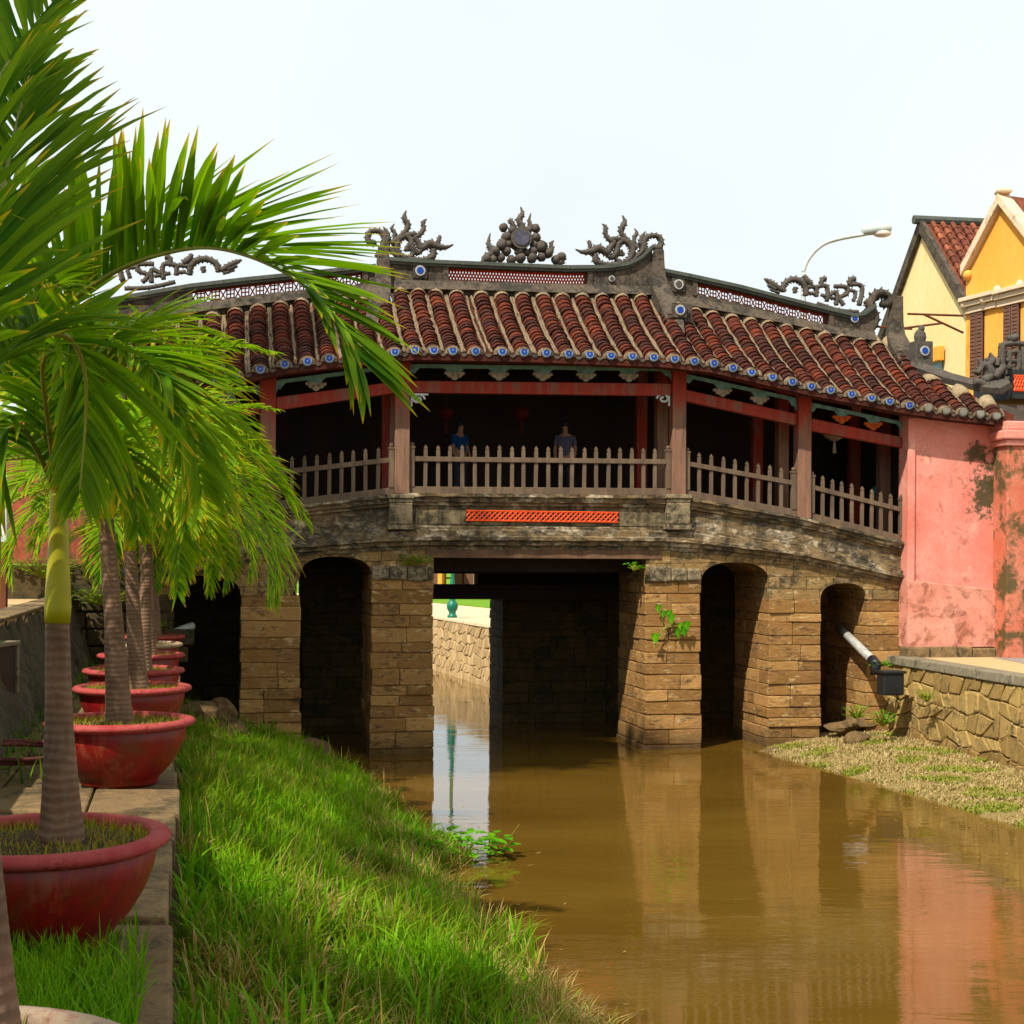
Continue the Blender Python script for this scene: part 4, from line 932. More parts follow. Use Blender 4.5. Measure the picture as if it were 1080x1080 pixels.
# right dragon facing left with scroll tail
dr = [[(607, 263, .8), (615, 266, 2.2), (624, 265, 3.6), (632, 262, 4), (640, 267, 3.2), (643, 262, 3), (648, 255, 3)], [(623, 263, 2), (622, 257, 2), (620.5, 253.5, 1.2)], [(628, 268, 3.2), (629, 276, 3.4), (640, 279, 2.6), (650, 279, 3), (662, 279, 2.8)], [(632, 262, 3), (630, 261, 2.2)],
      [(640, 268, 2.5), (645, 272, 2.6), (650, 266, 3.4), (652, 258, 3), (656, 254, 3)], [(648, 256, 3), (642, 252, 2.6), (638, 246, 2.2), (639, 240, 2), (635, 236, .6)],
      [(672, 262, 3.6), (664, 256, 3), (656, 247, 2.6), (655, 241, 2.8), (659, 235, 2.4), (656.5, 227, .6)], [(669, 258, 2.2), (669, 250, 2), (672, 246, 1.6), (669, 241, .5)], [(675, 258, 2.6), (677, 250, 2.2), (681, 244, .5)],
      [(646, 252, 2.8), (656, 253, 3), (664, 258, 3.2), (667, 266, 3.4), (662, 275, 3), (654, 277, 2.6), (649, 271, 2.2), (655, 266, 2), (658, 270, 1.6)], [(654, 264, 3), (655, 270, 1.8)], [(664, 276, 3), (671, 271, 2.6), (678, 263, 3.4), (676, 256, 3)],
      [(688, 276, 2.5), (683, 268, 3), (679, 260, 3.4), (680, 252, 3.2), (687, 248.5, 2.6), (695, 250, 2.8), (697.5, 257, 2.8), (694, 262, 3), (689, 260, 2.6)]]
ornament('ridge_ornament', dr, label='flame-backed dragon ornament facing left at the right end of the top ridge')
drL = [[(1098 - x - 4 + (0), y + 0, r_) for x, y, r_ in s_] for s_ in dr]
drL = [[(1085 - x, y - 5 if y < 290 else y, r_) for x, y, r_ in s_] for s_ in dr]
ornament('ridge_ornament', drL, label='dragon ornament facing right, partly behind the palm frond')
# pillars that close the ridge steps: slabs curving down the verge
def verge(path, name='verge', v0=VR, v1=.75, w_=.13, label=None):
    """path: (px, py, v, half width px) stepping down and forward"""
    mb = MB(); rows = []
    for px, py, v, hw in path:
        ua, z = Bp(px, py, v); hwm = hw / 54; rows.append([B(ua - hwm, v - .06, z), B(ua + hwm, v - .06, z), B(ua + hwm, v + .16, z - .12), B(ua - hwm, v + .16, z - .12), B(ua - hwm, v - .06, z)])
    mb.grid(rows); mb.f.append((0, 1, 2, 3)); mb.m.append(0); n = len(mb.v); mb.f.append((n - 5, n - 4, n - 3, n - 2)); mb.m.append(0)
    o = build(mb, name, M['old_mortar'], BR, smooth=False, bevel=.02)
    if label: o['label'] = label
    return o
vr = [(694.5, 263, 1.5, 5.5), (694, 275, 1.5, 6.5), (694, 290, 1.47, 8), (697, 303, 1.35, 10), (702, 315, 1.1, 10.5), (707, 328, .9, 10), (712, 340, .65, 9), (714, 352, .45, 8)]
verge(vr)
verge([(1098 - x - 7 if False else 404 - (x - 694.5) * .55, y - 2, v, hw) for x, y, v, hw in vr])
mb = MB()
ua, z = Bp(714, 330, VR - .45); mb.bbox(ua - .13, ua + .17, .74, VR, z - .7, z + .12); ua, z = Bp(408, 320, VR - .45); mb.bbox(ua - .16, ua + .16, VR - .46, VR, z - .6, z + .12)
build(mb, 'verge_block', M['old_mortar'], BR, bevel=.02)
# right: key-pattern carving with bird head, scroll and big pillar
ky = [[(806, 294, 1), (811, 297, 2.6), (817, 301, 3), (824, 306, 2.6)], [(810, 300, 2.2), (818, 305, 2.6)], [(812, 305, 1.5), (822, 309, 2)],
      [(826, 308, 2.6), (827, 300, 3), (834, 295, 3), (843, 296, 3.4), (849, 303, 3), (850, 312, 3)], [(838, 309, 2.2), (839, 303, 2.6)], [(834, 292, 1.5), (837, 295, 2)], [(848, 290, 2), (851, 296, 3), (856, 300, 3)],
      [(850, 303, 2.4), (860, 303, 2.4), (861, 313, 2.4)], [(853, 309, 2), (860, 310, 2)], [(860, 303, 2.4), (872, 302, 2.4), (872, 318, 2.4)], [(866, 302, 2.4), (867, 295, 2.6), (871, 294, 2.6)], [(866, 311, 2), (880, 315, 2)],
      [(874, 312, 2.2), (882, 308, 2.4), (882, 322, 2.4)], [(880, 302, 2.4), (893, 303, 2.4), (893, 310, 2.4), (885, 314, 2.2), (890, 322, 2.4)], [(895, 300, 2.6), (909, 302, 2.4), (906, 322, 2.8)], [(896, 300, 2.6), (897, 295, 2.8), (902, 294, 2.6)], [(893, 306, 2), (902, 308, 2), (900, 318, 2)],
      [(862, 320, 2.2), (884, 327, 2.2), (905, 329, 2.2)]]
ornament('ridge_ornament', ky, label='square meander carving with a bird head on the right ridge', depth=1.3)
kl = [[(1052 - (x - 6) - 1, (y - 294) * .9 + 276 - (x - 806) * .0, r_) for x, y, r_ in s_] for s_ in ky]
kl = []
for s_ in ky: kl.append([(255 - (x - 806) * 1.25, y - 20 - (x - 806) * .21 + (x - 806) * .13 * 1.25, r_) for x, y, r_ in s_])
ornament('ridge_ornament', kl, label='square meander carving on the left ridge above the palm frond', depth=1.3)
# scroll and pillar at the right end
sc = [[(912, 350, 4), (920, 345, 4.5), (922, 335, 5), (918, 324, 4.5), (913, 317, 3)], [(897, 345, 3), (908, 349, 4)], [(918, 322, 4), (921, 313, 4.5), (929, 309, 4.5), (937, 313, 4), (936, 320, 4.5), (929, 321, 3.5)]]
ornament('end_scroll', sc, label='rolled scroll at the right end of the lower ridge', mat='old_mortar')
verge([(946, 312, 1.6, 6.5), (946, 322, 1.6, 6.5), (945, 340, 1.6, 8), (945, 352, 1.55, 10), (949, 364, 1.35, 13), (957, 377, 1.05, 13), (966, 390, .75, 12), (974, 400, .6, 9)], label='tapering end pillar of the right ridge')
# hip ridge down to the corner
mb = MB(); hp = [(962, 386, .85, 8), (985, 394, .5, 8), (1000, 399, .25, 7.5), (1020, 404, -.05, 7), (1040, 409, -.35, 7), (1056, 410, -.55, 7), (1066, 404, -.65, 6)]
pts = [B(Bp(a, b_, v)[0], v, Bp(a, b_, v)[1]) for a, b_, v, h in hp]; mb.tube(pts, [h / 54 for *_, h in hp], 6, ref=(0, 0, 1)); build(mb, 'hip_ridge', M['ornament'], BR)
mb = MB(); ua, z = Bp(975, 370, .65); mb.bbox(ua - .19, ua + .19, .66, .95, z - .5, z + .2); mb.ball(B(ua - .02, .8, z + .3), .13, 10, sq=(1, .8, 1.3)); mb.ball(B(ua + .0, .78, z + .47), .07, 8); build(mb, 'hip_finial', M['ornament'], BR)
ornament('corner_dragon', [[(1036, 402, 5), (1044, 396, 5), (1042, 388, 4.5), (1036, 384, 3)], [(1030, 394, 3), (1035, 386, 3), (1032, 378, 1)], [(1040, 386, 4), (1046, 380, 3.5), (1044, 372, 1)], [(1046, 398, 5.5), (1053, 392, 5), (1058, 386, 4)], [(1050, 386, 3.5), (1052, 378, 2.5)], [(1028, 402, 4), (1040, 406, 5), (1058, 404, 5)], [(1040, 378, 2), (1043, 381, 3)]], v=-.3, label='curled dragon at the right roof corner')

# --- plastered end walls
def rpoly(mb, pxs, v0, v1):
    pts = []
    for (x, y) in pxs: ua, z = Bp(x, y, v0); pts.append(B(ua, v0, z))
    mb.prism(pts, BV * (v1 - v0))
mb = MB()
ua, _ = Bp(958, 500, -.3); ub, _ = Bp(1064, 500, -.3)
n = 30
for i in range(n):
    a, b_ = ua + (ub - ua) * i / n, ua + (ub - ua) * (i + 1) / n
    mb.bbox(a, b_, -.3, .1, 3.0, ez(a) - .1, z1b=ez(b_) - .1)
pw = build(mb, 'end_wall', M['pink_stained'], BR)
mb = MB(); ui = UC[957] + .02; mb.bbox(ui + .1, ui + 1.6, .11, 3.7, 2.0, Bp(958, 432, 0)[1] + .2); build(mb, 'inner_end_wall', M['interior'], pw)  # near-black colour puts the shade of the bay into this wall
def pink_low():
    def f(t, c):
        v = pos(t); n = noise(t, v, 2.2, 7, .7, .5); return mix(t, ramp(t, n, [(.5, 0), (.62, .8)]), c, (.22, .09, .06))
    return weathered('pink_low', (.68, .3, .23), (.8, .43, .35), (.3, .12, .08), .35, 1.2, .9, .4, .015, extra=f)
M['pink_low'] = pink_low()
mb = MB(); a0, za = Bp(958, 610, -.37); b0, zb = Bp(1066, 622, -.37); _, zc = Bp(958, 679, -.37)
mb.hexa([B(a0, -.37, 1.93), B(b0, -.37, 1.93), B(b0, .2, 1.93), B(a0, .2, 1.93), B(a0, -.37, za - .04), B(b0, -.37, zb - .04), B(b0, .2, zb + .04), B(a0, .2, za + .04)])
build(mb, 'plinth_wall', M['pink_low'], pw, bevel=.01)
mb = MB(); rs = random.Random(5); a = a0 - .05
while a < b0 + 2:
    b_ = a + rs.uniform(.3, .6); mb.bbox(a, b_ - .015, -.46 - rs.uniform(0, .03), -.1, 1.7, 1.93 + rs.uniform(-.02, .02)); a = b_
build(mb, 'footing_stones', M['ledge_stone'], pw, bevel=.03)
mb = MB(); ua, z = Bp(961, 438, -.17); ub, z1 = Bp(966, 600, -.17); mb.bbox(us(957.5, -.35), us(965, -.35), -.35, -.299, 3.1, ez(ua) - .16); build(mb, 'pilaster', M['pink'], pw, bevel=.01)
# curved gate pier with mossy plaster at the frame edge
def mossy():
    def f(t, c):
        v = pos(t); n = noise(t, v, 1.6, 7, .7, .3); return mix(t, ramp(t, n, [(.47, 0), (.56, .9)]), c, (.06, .065, .025))
    return weathered('mossy_pink', (.58, .2, .14), (.68, .3, .22), (.1, .05, .03), .4, 1.2, .9, .4, .015, extra=f)
M['mossy_pink'] = mossy()
gu = us(1062, -.8)
mb = MB(); mb.bbox(gu, gu + 2.2, -.8, 1.2, 1.6, Bp(1062, 470, -.8)[1]); gp = build(mb, 'gate_pier', M['mossy_pink'], BR, bevel=.03)
zg = Bp(1062, 470, -.8)[1]
mb = MB(); mb.bbox(gu - .06, gu + 2.3, -.86, 1.2, zg, zg + .12); mb.bbox(gu - .12, gu + 2.3, -.92, 1.2, zg + .12, zg + .3); mb.bbox(gu - .05, gu + 2.3, -.85, 1.2, zg + .3, zg + .48); build(mb, 'gate_cornice', M['pink'], gp, bevel=.03)
mb = MB(); gz = zg + .48; mb.bbox(gu + .02, gu + 2.2, -.5, 1.2, gz, gz + .35); build(mb, 'gate_band', M['ornament'], gp)
mb = MB(); uu2, zz = Bp(1068, 412, -.5); mb2 = MB(); mb2.bbox(uu2, uu2 + 1.5, -.48, 1.0, zz - .15, zz + .42); build(mb2, 'vent_shade_panel', M['black'], gp)  # black block gives the gate openwork its shade by colour
mb = MB(); lattice(mb, uu2 + .03, uu2 + 1.5, zz, zz + .3, -.5, -.5, 12, 0, w_=.02); build(mb, 'vent_lattice', M['lattice'], gp)
cb = [[(1058, 400, 3), (1080, 398, 3), (1110, 400, 3)], [(1057, 362, 3), (1056, 380, 3), (1060, 396, 3)], [(1057, 364, 3), (1070, 362, 3), (1090, 364, 3)], [(1064, 370, 2.6), (1064, 390, 2.6)], [(1064, 372, 2.6), (1073, 372, 2.6), (1073, 390, 2.6), (1066, 390, 2.6)], [(1078, 366, 2.6), (1078, 394, 2.6)], [(1078, 380, 2.4), (1100, 380, 2.4)], [(1060, 380, 2.4), (1070, 381, 2.4)], [(1065, 358, 4), (1072, 355, 3.5)], [(1084, 372, 2.4), (1098, 372, 2.4)], [(1084, 388, 2.4), (1098, 388, 2.4)]]
ornament('gate_crest', cb, v=-.3, label='carved square crest over the gate at the right edge', depth=1.6)
# left end wall behind the palms
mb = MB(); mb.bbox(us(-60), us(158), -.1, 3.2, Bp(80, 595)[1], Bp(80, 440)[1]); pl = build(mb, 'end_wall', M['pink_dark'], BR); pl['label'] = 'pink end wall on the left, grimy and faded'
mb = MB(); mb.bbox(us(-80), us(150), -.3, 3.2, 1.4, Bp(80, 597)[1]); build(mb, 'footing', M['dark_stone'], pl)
mb = MB(); rs = random.Random(15)
for k in range(4):
    a = us(60)
    while a < us(178):
        b_ = a + rs.uniform(.3, .6); z = 1.75 + k * .3; mb.bbox(a, b_ - .02, -.42 - rs.uniform(0, .08), -.31, z, z + .28); a = b_
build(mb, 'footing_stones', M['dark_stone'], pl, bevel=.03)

# ================================================================== LANTERNS and PEOPLE inside
def lantern(px, py, v, mat, label, r_=.17, h=.3):
    ua, z = Bp(px, py, v); c = B(ua, v, z); root = thing('hanging_lantern', c, label, 'lantern', None)
    mb = MB(); mb.lathe([(r_ * .3, -h / 2), (r_ * .85, -h * .25), (r_, 0), (r_ * .85, h * .25), (r_ * .3, h / 2)], c, 16); build(mb, 'lantern_shade', mat, root, smooth=True)
    mb = MB(); mb.tube([c + Vector((0, 0, h / 2)), c + Vector((0, 0, h / 2 + .9))], .008, 5); build(mb, 'cord', M['black'], root)
    mb = MB(); mb.tube([c - Vector((0, 0, h / 2)), c - Vector((0, 0, h / 2 + .25))], [.025, .04], 6); build(mb, 'tassel', mat, root)
lantern(470, 436, 2.5, M['red_silk'], 'red silk lantern in the shade of the middle bay, left of the other red one')
lantern(550, 436, 2.5, M['red_silk'], 'red silk lantern in the shade of the middle bay, near its centre')
lantern(880, 458, .7, M['pendant'], 'pale bowl lantern hanging in the right-hand bay of the bridge', .23, .26)
def skin_obj(name, joints, edges, mat, parent, sub=1, root=0):
    """joints: (x,y,z,r) in world space"""
    J = np.array([j[:3] for j in joints]); org = J.mean(0); me = bpy.data.meshes.new(name); me.from_pydata((J - org).tolist(), edges, []); me.materials.append(mat)
    o = bpy.data.objects.new(name, me); COL.objects.link(o); o.parent = parent; o.location = Vector(org) - wloc(parent)
    md = o.modifiers.new('skin', 'SKIN'); sv = me.skin_vertices[0].data
    for i, j in enumerate(joints): sv[i].radius = (j[3], j[3] * (j[4] if len(j) > 4 else 1)); sv[i].use_root = (i == root)
    md.use_smooth_shade = True; m2 = o.modifiers.new('s', 'SUBSURF'); m2.levels = sub; m2.render_levels = sub
    return o
def person(px, v, h, label, shirt, face=0.0, floor=None, lean=0.0):
    ua = Bp(px, 500, v)[0]; zf = deck(ua) - .03; base = B(ua, v, zf); root = thing('person', base, label, 'person')
    k = h / 1.7; ca, sa = math.cos(face), math.sin(face)
    def W(x, y, z): q = BU * (x * ca - y * sa) + BV * (x * sa + y * ca); return tuple(base + (q + Vector((0, 0, z))) * k)
    bj = [(0, 0, .95, .13), (0, 0, 1.15, .115), (0, 0, 1.36, .14), (0, 0, 1.46, .05), (0, -.02, 1.53, .065), (0, -.02, 1.64, .075),
          (-.17, 0, 1.38, .05), (-.22, .0, 1.12, .04), (-.2, -.12, .9, .032), (.17, 0, 1.38, .05), (.22, .0, 1.12, .04), (.2, -.12, .9, .032),
          (-.09, 0, .88, .085), (-.1, -.02, .48, .055), (-.1, .02, .08, .04), (-.1, -.12, .035, .035), (.09, 0, .88, .085), (.1, -.02, .48, .055), (.1, .02, .08, .04), (.1, -.12, .035, .035),
          (-.19, -.17, .83, .02), (.19, -.17, .83, .02)]
    ed = [(0, 1), (1, 2), (2, 3), (3, 4), (4, 5), (2, 6), (6, 7), (7, 8), (2, 9), (9, 10), (10, 11), (0, 12), (12, 13), (13, 14), (14, 15), (0, 16), (16, 17), (17, 18), (18, 19), (8, 20), (11, 21)]
    skin_obj('body', [(*W(*j[:3]), j[3] * k) for j in bj], ed, M['skin'], root, 2)
    sj = [(0, 0, .92, .15), (0, 0, 1.15, .135), (0, 0, 1.36, .155), (-.17, 0, 1.38, .065), (-.215, 0, 1.18, .058), (.17, 0, 1.38, .065), (.215, 0, 1.18, .058)]
    skin_obj('shirt', [(*W(*j[:3]), j[3] * k) for j in sj], [(0, 1), (1, 2), (2, 3), (3, 4), (2, 5), (5, 6)], shirt, root, 2)
    tj = [(0, 0, .95, .15), (-.09, 0, .86, .1), (-.1, -.02, .48, .075), (-.1, .02, .12, .06), (.09, 0, .86, .1), (.1, -.02, .48, .075), (.1, .02, .12, .06)]
    skin_obj('trousers', [(*W(*j[:3]), j[3] * k) for j in tj], [(0, 1), (1, 2), (2, 3), (0, 4), (4, 5), (5, 6)], M['dark_cloth'], root, 2)
    mb = MB(); mb.ball(W(0, .015, 1.665), .1 * k, 14, sq=(.95, 1.1, .95)); build(mb, 'hair', M['hair'], root, smooth=True)
person(485, 2.6, 1.62, 'person in a blue shirt standing in shade behind the left half of the middle balustrade', M['blue_cloth'], .6)
person(596, 2.5, 1.64, 'person in a pale lilac shirt standing near the centre of the middle balustrade', M['lilac_cloth'], -.3)
person(930, 1.6, 1.55, 'person in a teal shirt behind the right-hand balustrade beside the pink wall', M['teal_cloth'], .2)

# ================================================================== HOUSES on the right
def facet(mb, pts, off): mb.prism(pts, off)
# pale yellow gable house
A = P(920, 310, 44); Bq = P(1015, 310, 38); A.z = 0; Bq.z = 0; gd = (Bq - A).normalized(); gp_ = Vector((-gd.y, gd.x, 0)); gp_ = gp_ if gp_.x > 0 else -gp_
H1 = thing('house', (A + Bq) / 2 + Vector((0, 0, 1.7)), 'pale yellow gabled house with dark verge behind the right end of the bridge', 'house')
apex = PL(974, 241, A, gd); rl_ = PL(900, 348, A, gd); rr_ = PL(1022, 326, A, gd)
zE = min(rl_.z, rr_.z)
mid = apex.copy(); half = 4.2
eL = apex - gd * half; eR = apex + gd * half; sl_ = (apex.z - rr_.z) / (rr_ - apex).dot(gd); eL.z = eR.z = apex.z - sl_ * half
mb = MB(); facet(mb, [Vector((eL.x, eL.y, 1.7)), Vector((eR.x, eR.y, 1.7)), eR, apex, eL], gp_ * 9); build(mb, 'wall', M['yellow_wall'], H1)
# roof slabs + tile ribs on the slope facing us
mb = MB(); tm = MB(); up = Vector((0, 0, 1))
for e in (eL, eR):
    ov = (e - apex).normalized() * .4; q = [apex - gp_ * .1 + up * .05, e + ov - gp_ * .1 + up * .05, e + ov + gp_ * 9.2 + up * .05, apex + gp_ * 9.2 + up * .05]; mb.prism(q, up * .14)
rf = build(mb, 'roof', M['tile_far'], H1)
dS = (eR - apex); Ls = dS.length; dS.normalize(); nS = dS.cross(gp_).normalized(); nS = nS if nS.z > 0 else -nS
for k in range(30):
    o_ = apex + gp_ * (.2 + k * .3) + nS * .2
    for j in range(int(Ls / .3)): tm.tube([o_ + dS * (j * .3), o_ + dS * (j * .3 + .31)], [.07, .095], 6, ref=gp_, cap=False)
build(tm, 'roof_tiles', M['tile_far'], rf, fixn=False)
vm = MB()
for e in (eL, eR):
    ov = (e - apex).normalized() * .3
    vm.hexa([apex - gp_ * .14 - up * .12, e + ov - gp_ * .14 - up * .12, e + ov - gp_ * .0 - up * .12, apex - up * .12, apex - gp_ * .14 + up * .28, e + ov - gp_ * .14 + up * .28, e + ov + up * .28, apex + up * .28])
build(vm, 'verge', M['old_mortar'], rf)
mb = MB(); mb.tube([apex + up * .24 - gp_ * .3, apex + up * .24 + gp_ * 9.2], .13, 8); build(mb, 'ridge_tiles', M['ridge_cap'], rf)
# small window and blue awning low on it
w0 = PL(986, 381, A - gp_ * .03, gd); w1 = PL(994, 400, A - gp_ * .03, gd)
mb = MB(); mb.prism([Vector((w0.x, w0.y, w0.z)), Vector((w1.x, w1.y, w0.z)), w1, Vector((w0.x, w0.y, w1.z))], -gp_ * .06); wn = build(mb, 'window', M['awning_blue'], H1)
h0 = PL(983, 369, A - gp_ * .05, gd); h1 = PL(996, 380, A - gp_ * .05, gd); mb = MB(); mb.prism([h0, Vector((h1.x, h1.y, h0.z)), h1, Vector((h0.x, h0.y, h1.z))], -gp_ * .18); build(mb, 'window_hood', M['orange_wall'], wn, bevel=.02)
# orange house
A2 = P(1010, 313, 36.4); B2 = P(1080, 293, 34.2); A2.z = 0; B2.z = 0; g2 = (B2 - A2).normalized(); n2 = Vector((-g2.y, g2.x, 0)); n2 = n2 if n2.x > 0 else -n2
H2 = thing('house', B2 + Vector((0, 0, 1.7)), 'deep orange two-storey house with cream gable coping and brown shutters at the right edge', 'house')
q = lambda x, y, o=0.0: PL(x, y, A2 - n2 * o, g2)
c0 = q(1017, 600); cE = c0 + g2 * 9
g_l, g_a = q(1023, 283), q(1058, 216); g_r = g_a + (g_a - g_l); g_r.z = g_l.z
sh = q(1017, 287)
poly = [Vector((c0.x, c0.y, 1.7)), Vector((cE.x, cE.y, 1.7)), Vector((cE.x, cE.y, sh.z)), Vector((g_r.x, g_r.y, sh.z)), g_r, g_a, g_l, Vector((g_l.x, g_l.y, sh.z)), Vector((c0.x, c0.y, sh.z))]
mb = MB(); mb.prism(poly, n2 * 8); build(mb, 'wall', M['orange_wall'], H2)
mb = MB()
for a_, b_ in ((g_l, g_a), (g_r, g_a)):
    d_ = (b_ - a_).normalized(); ex = a_ - d_ * .25
    mb.hexa([ex - n2 * .18, b_ - n2 * .18, b_ + n2 * .2, ex + n2 * .2, ex - n2 * .18 + up * .28, b_ - n2 * .18 + up * .28, b_ + n2 * .2 + up * .28, ex + n2 * .2 + up * .28])
vb2 = build(mb, 'gable_coping', M['trim'], H2, bevel=.02)
mb = MB()
for e in (g_l, g_r): mb.prism([e + n2 * .22 + up * .12, g_a + n2 * .22 + up * .12, g_a + n2 * 8 + up * .12, e + n2 * 8 + up * .12], up * .12)
build(mb, 'roof', M['tile_far'], H2)
mb = MB(); p0 = g_a + up * .3; mb.box((p0.x, p0.y, p0.z + .02), (.36, .36, .12)); build(mb, 'gable_finial', M['trim'], vb2, bevel=.05)
mb = MB(); mb.ball(q(1021, 290, .02), .14, 10); build(mb, 'shoulder_scroll', M['orange_wall'], H2, smooth=True)
# cornices over the windows
for k, (xa, ya, xb, yb) in enumerate(((1009, 314, 1043, 307), (1044, 307, 1092, 294))):
    a_ = q(xa, ya, .3); b_ = q(xb, yb, .3); b_.z = a_.z = (a_.z + b_.z) / 2; cm = MB()
    for dz, pr, hh in ((0, .27, .1), (-.11, .19, .12), (-.24, .1, .16)):
        o0 = Vector((a_.x, a_.y, a_.z + dz)) + n2 * (.3 - pr); o1 = Vector((b_.x, b_.y, b_.z + dz)) + n2 * (.3 - pr); cm.hexa([o0 - up * hh, o1 - up * hh, o1 + n2 * (pr - .003) - up * hh, o0 + n2 * (pr - .003) - up * hh, o0, o1, o1 + n2 * (pr - .003), o0 + n2 * (pr - .003)])
    build(cm, 'cornice', M['trim'] if k == 0 else M['trim'], H2, bevel=.01)
for (xa, xb, ya, yb) in ((1024, 1037, 330, 405), (1059, 1075, 318, 400)):
    tl_, br_ = q(xa, ya, .03), q(xb, yb, .03); Wd = (br_ - tl_); Wd.z = 0; Wl = Wd.length; zt_, zb_2 = tl_.z, q(xa, yb, .03).z
    base = Vector((tl_.x, tl_.y, zb_2)); fm = MB()
    fm.prism([base + n2 * .02, base + Wd + n2 * .02, base + Wd + n2 * .02 + up * (zt_ - zb_2), base + n2 * .02 + up * (zt_ - zb_2)], n2 * .03)
    wf = build(fm, 'window', M['interior'], H2)
    for s_ in (0, 1):
        sm = MB(); a_ = base + Wd * (.5 * s_ + .03) - n2 * .04; ww = Wd * .44
        nsl = int((zt_ - zb_2) / .09)
        for f0, f1 in ((0, .12), (.88, 1)): sm.prism([a_ + ww * f0, a_ + ww * f1, a_ + ww * f1 + up * (zt_ - zb_2), a_ + ww * f0 + up * (zt_ - zb_2)], n2 * .04)
        for k in range(nsl): z_ = up * (k * (zt_ - zb_2) / nsl); sm.hexa([a_ + z_ + ww * .1, a_ + z_ + ww * .9, a_ + z_ + ww * .9 + n2 * .04 + up * .03, a_ + z_ + ww * .1 + n2 * .04 + up * .03, a_ + z_ + ww * .1 + up * .06 - n2 * .0, a_ + z_ + ww * .9 + up * .06, a_ + z_ + ww * .9 + n2 * .04 + up * .09, a_ + z_ + ww * .1 + n2 * .04 + up * .09])
        build(sm, 'shutter', M['shutter'], wf)
    for s_ in (0, 1):
        bm_ = MB(); c_ = base + Wd * s_ + up * (zt_ - zb_2 + .25) - n2 * .1 + g2 * (.12 if s_ else -.12); bm_.ball(c_, .11, 8, sq=(1, 1, 1.5)); build(bm_, 'corbel', M['trim'], wf, smooth=True)
# bracket of iron rods on the yellow house
mb = MB()
for (x0, y0, x1, y1) in ((957, 331, 1016, 333), (974, 331.5, 1016, 351), (900, 343, 962, 347), (946, 347, 993, 341)): mb.tube([P(x0, y0, 36.6), P(x1, y1, 36.6)], .03, 6)
o = build(mb, 'bracket', M['metal_rod']); props(o, 'rusty iron rod bracket reaching out in front of the pale yellow gable', 'bracket')
# far houses seen under the bridge
for (xa, xb, D, h, m_, lab) in ((430, 466, 88, 4.6, 'orange_wall', 'small orange house far behind the green lamp post, seen under the bridge'), (478, 500, 92, 4.2, 'trim', 'whitish house far off to the right of the green lamp post, under the bridge'), (502, 560, 84, 4.8, 'yellow_wall', 'pale yellow far house mostly hidden by the right side of the middle opening')):
    a_, b_ = P(xa, 600, D), P(xb, 600, D); H_ = thing('house', ((a_.x + b_.x) / 2, D, 1.7), lab, 'house'); mb = MB(); cx = (a_.x + b_.x) / 2; wd = b_.x - a_.x
    mb.hexa([(a_.x, D, 1.7), (b_.x, D, 1.7), (b_.x, D + 6, 1.7), (a_.x, D + 6, 1.7), (a_.x, D, h), (b_.x, D, h), (b_.x, D + 6, h), (a_.x, D + 6, h)]); build(mb, 'wall', M[m_], H_)
    mb = MB(); mb.add([(a_.x - .3, D - .4, h + .003), (b_.x + .3, D - .4, h + .003), (b_.x + .3, D + 6.4, h + .003), (a_.x - .3, D + 6.4, h + .003), (a_.x, D + 3, h + 1.3), (b_.x, D + 3, h + 1.3)], [(0, 1, 5, 4), (1, 2, 5), (2, 3, 4, 5), (3, 0, 4), (3, 2, 1, 0)]); build(mb, 'roof', M['tile_far'], H_)
    for fx in (.25, .7):
        mb = MB(); mb.box((a_.x + wd * fx, D - .01, 2.9), (.7, .06, 1.9)); build(mb, 'window', M['shutter'], H_)

# ================================================================== STREET LAMPS
root = thing('street_lamp', P(848, 600, 33), 'grey street lamp with a long curved arm rising behind the right ridge', 'street lamp'); root.location.z = 1.74
mb = MB(); pts = smooth_path([(P(848, 560, 33).x, 33, 1.74), tuple(P(848, 400, 33)), tuple(P(847, 300, 33)), tuple(P(848, 284, 33)), tuple(P(855, 270, 33)), tuple(P(868, 258, 33)), tuple(P(885, 252, 33)), tuple(P(912, 247, 33))], 5)
mb.tube([Vector(p_) for p_ in pts], [.09] * 5 + [.06] * 5 + [.045] * (len(pts) - 10), 10); build(mb, 'lamp_post', M['lamp_grey'], root, smooth=True)
mb = MB(); hd = [P(909, 244, 33), P(925, 241.5, 33), P(940, 241, 33)]; mb.tube([hd[0], hd[0] + (hd[1] - hd[0]) * .1, hd[1], hd[2] - (hd[2] - hd[1]) * .1, hd[2]], [.06, .11, .13, .11, .05], 12, ref=(0, 1, 0), flat=1); lh = build(mb, 'lamp_head', M['lamp_grey'], root, smooth=True)
mb = MB(); c_ = P(930, 246, 33); mb.ball(c_, .18, 12, sq=(1.25, .7, .55)); build(mb, 'lamp_glass', M['lamp_glass'], lh, smooth=True)
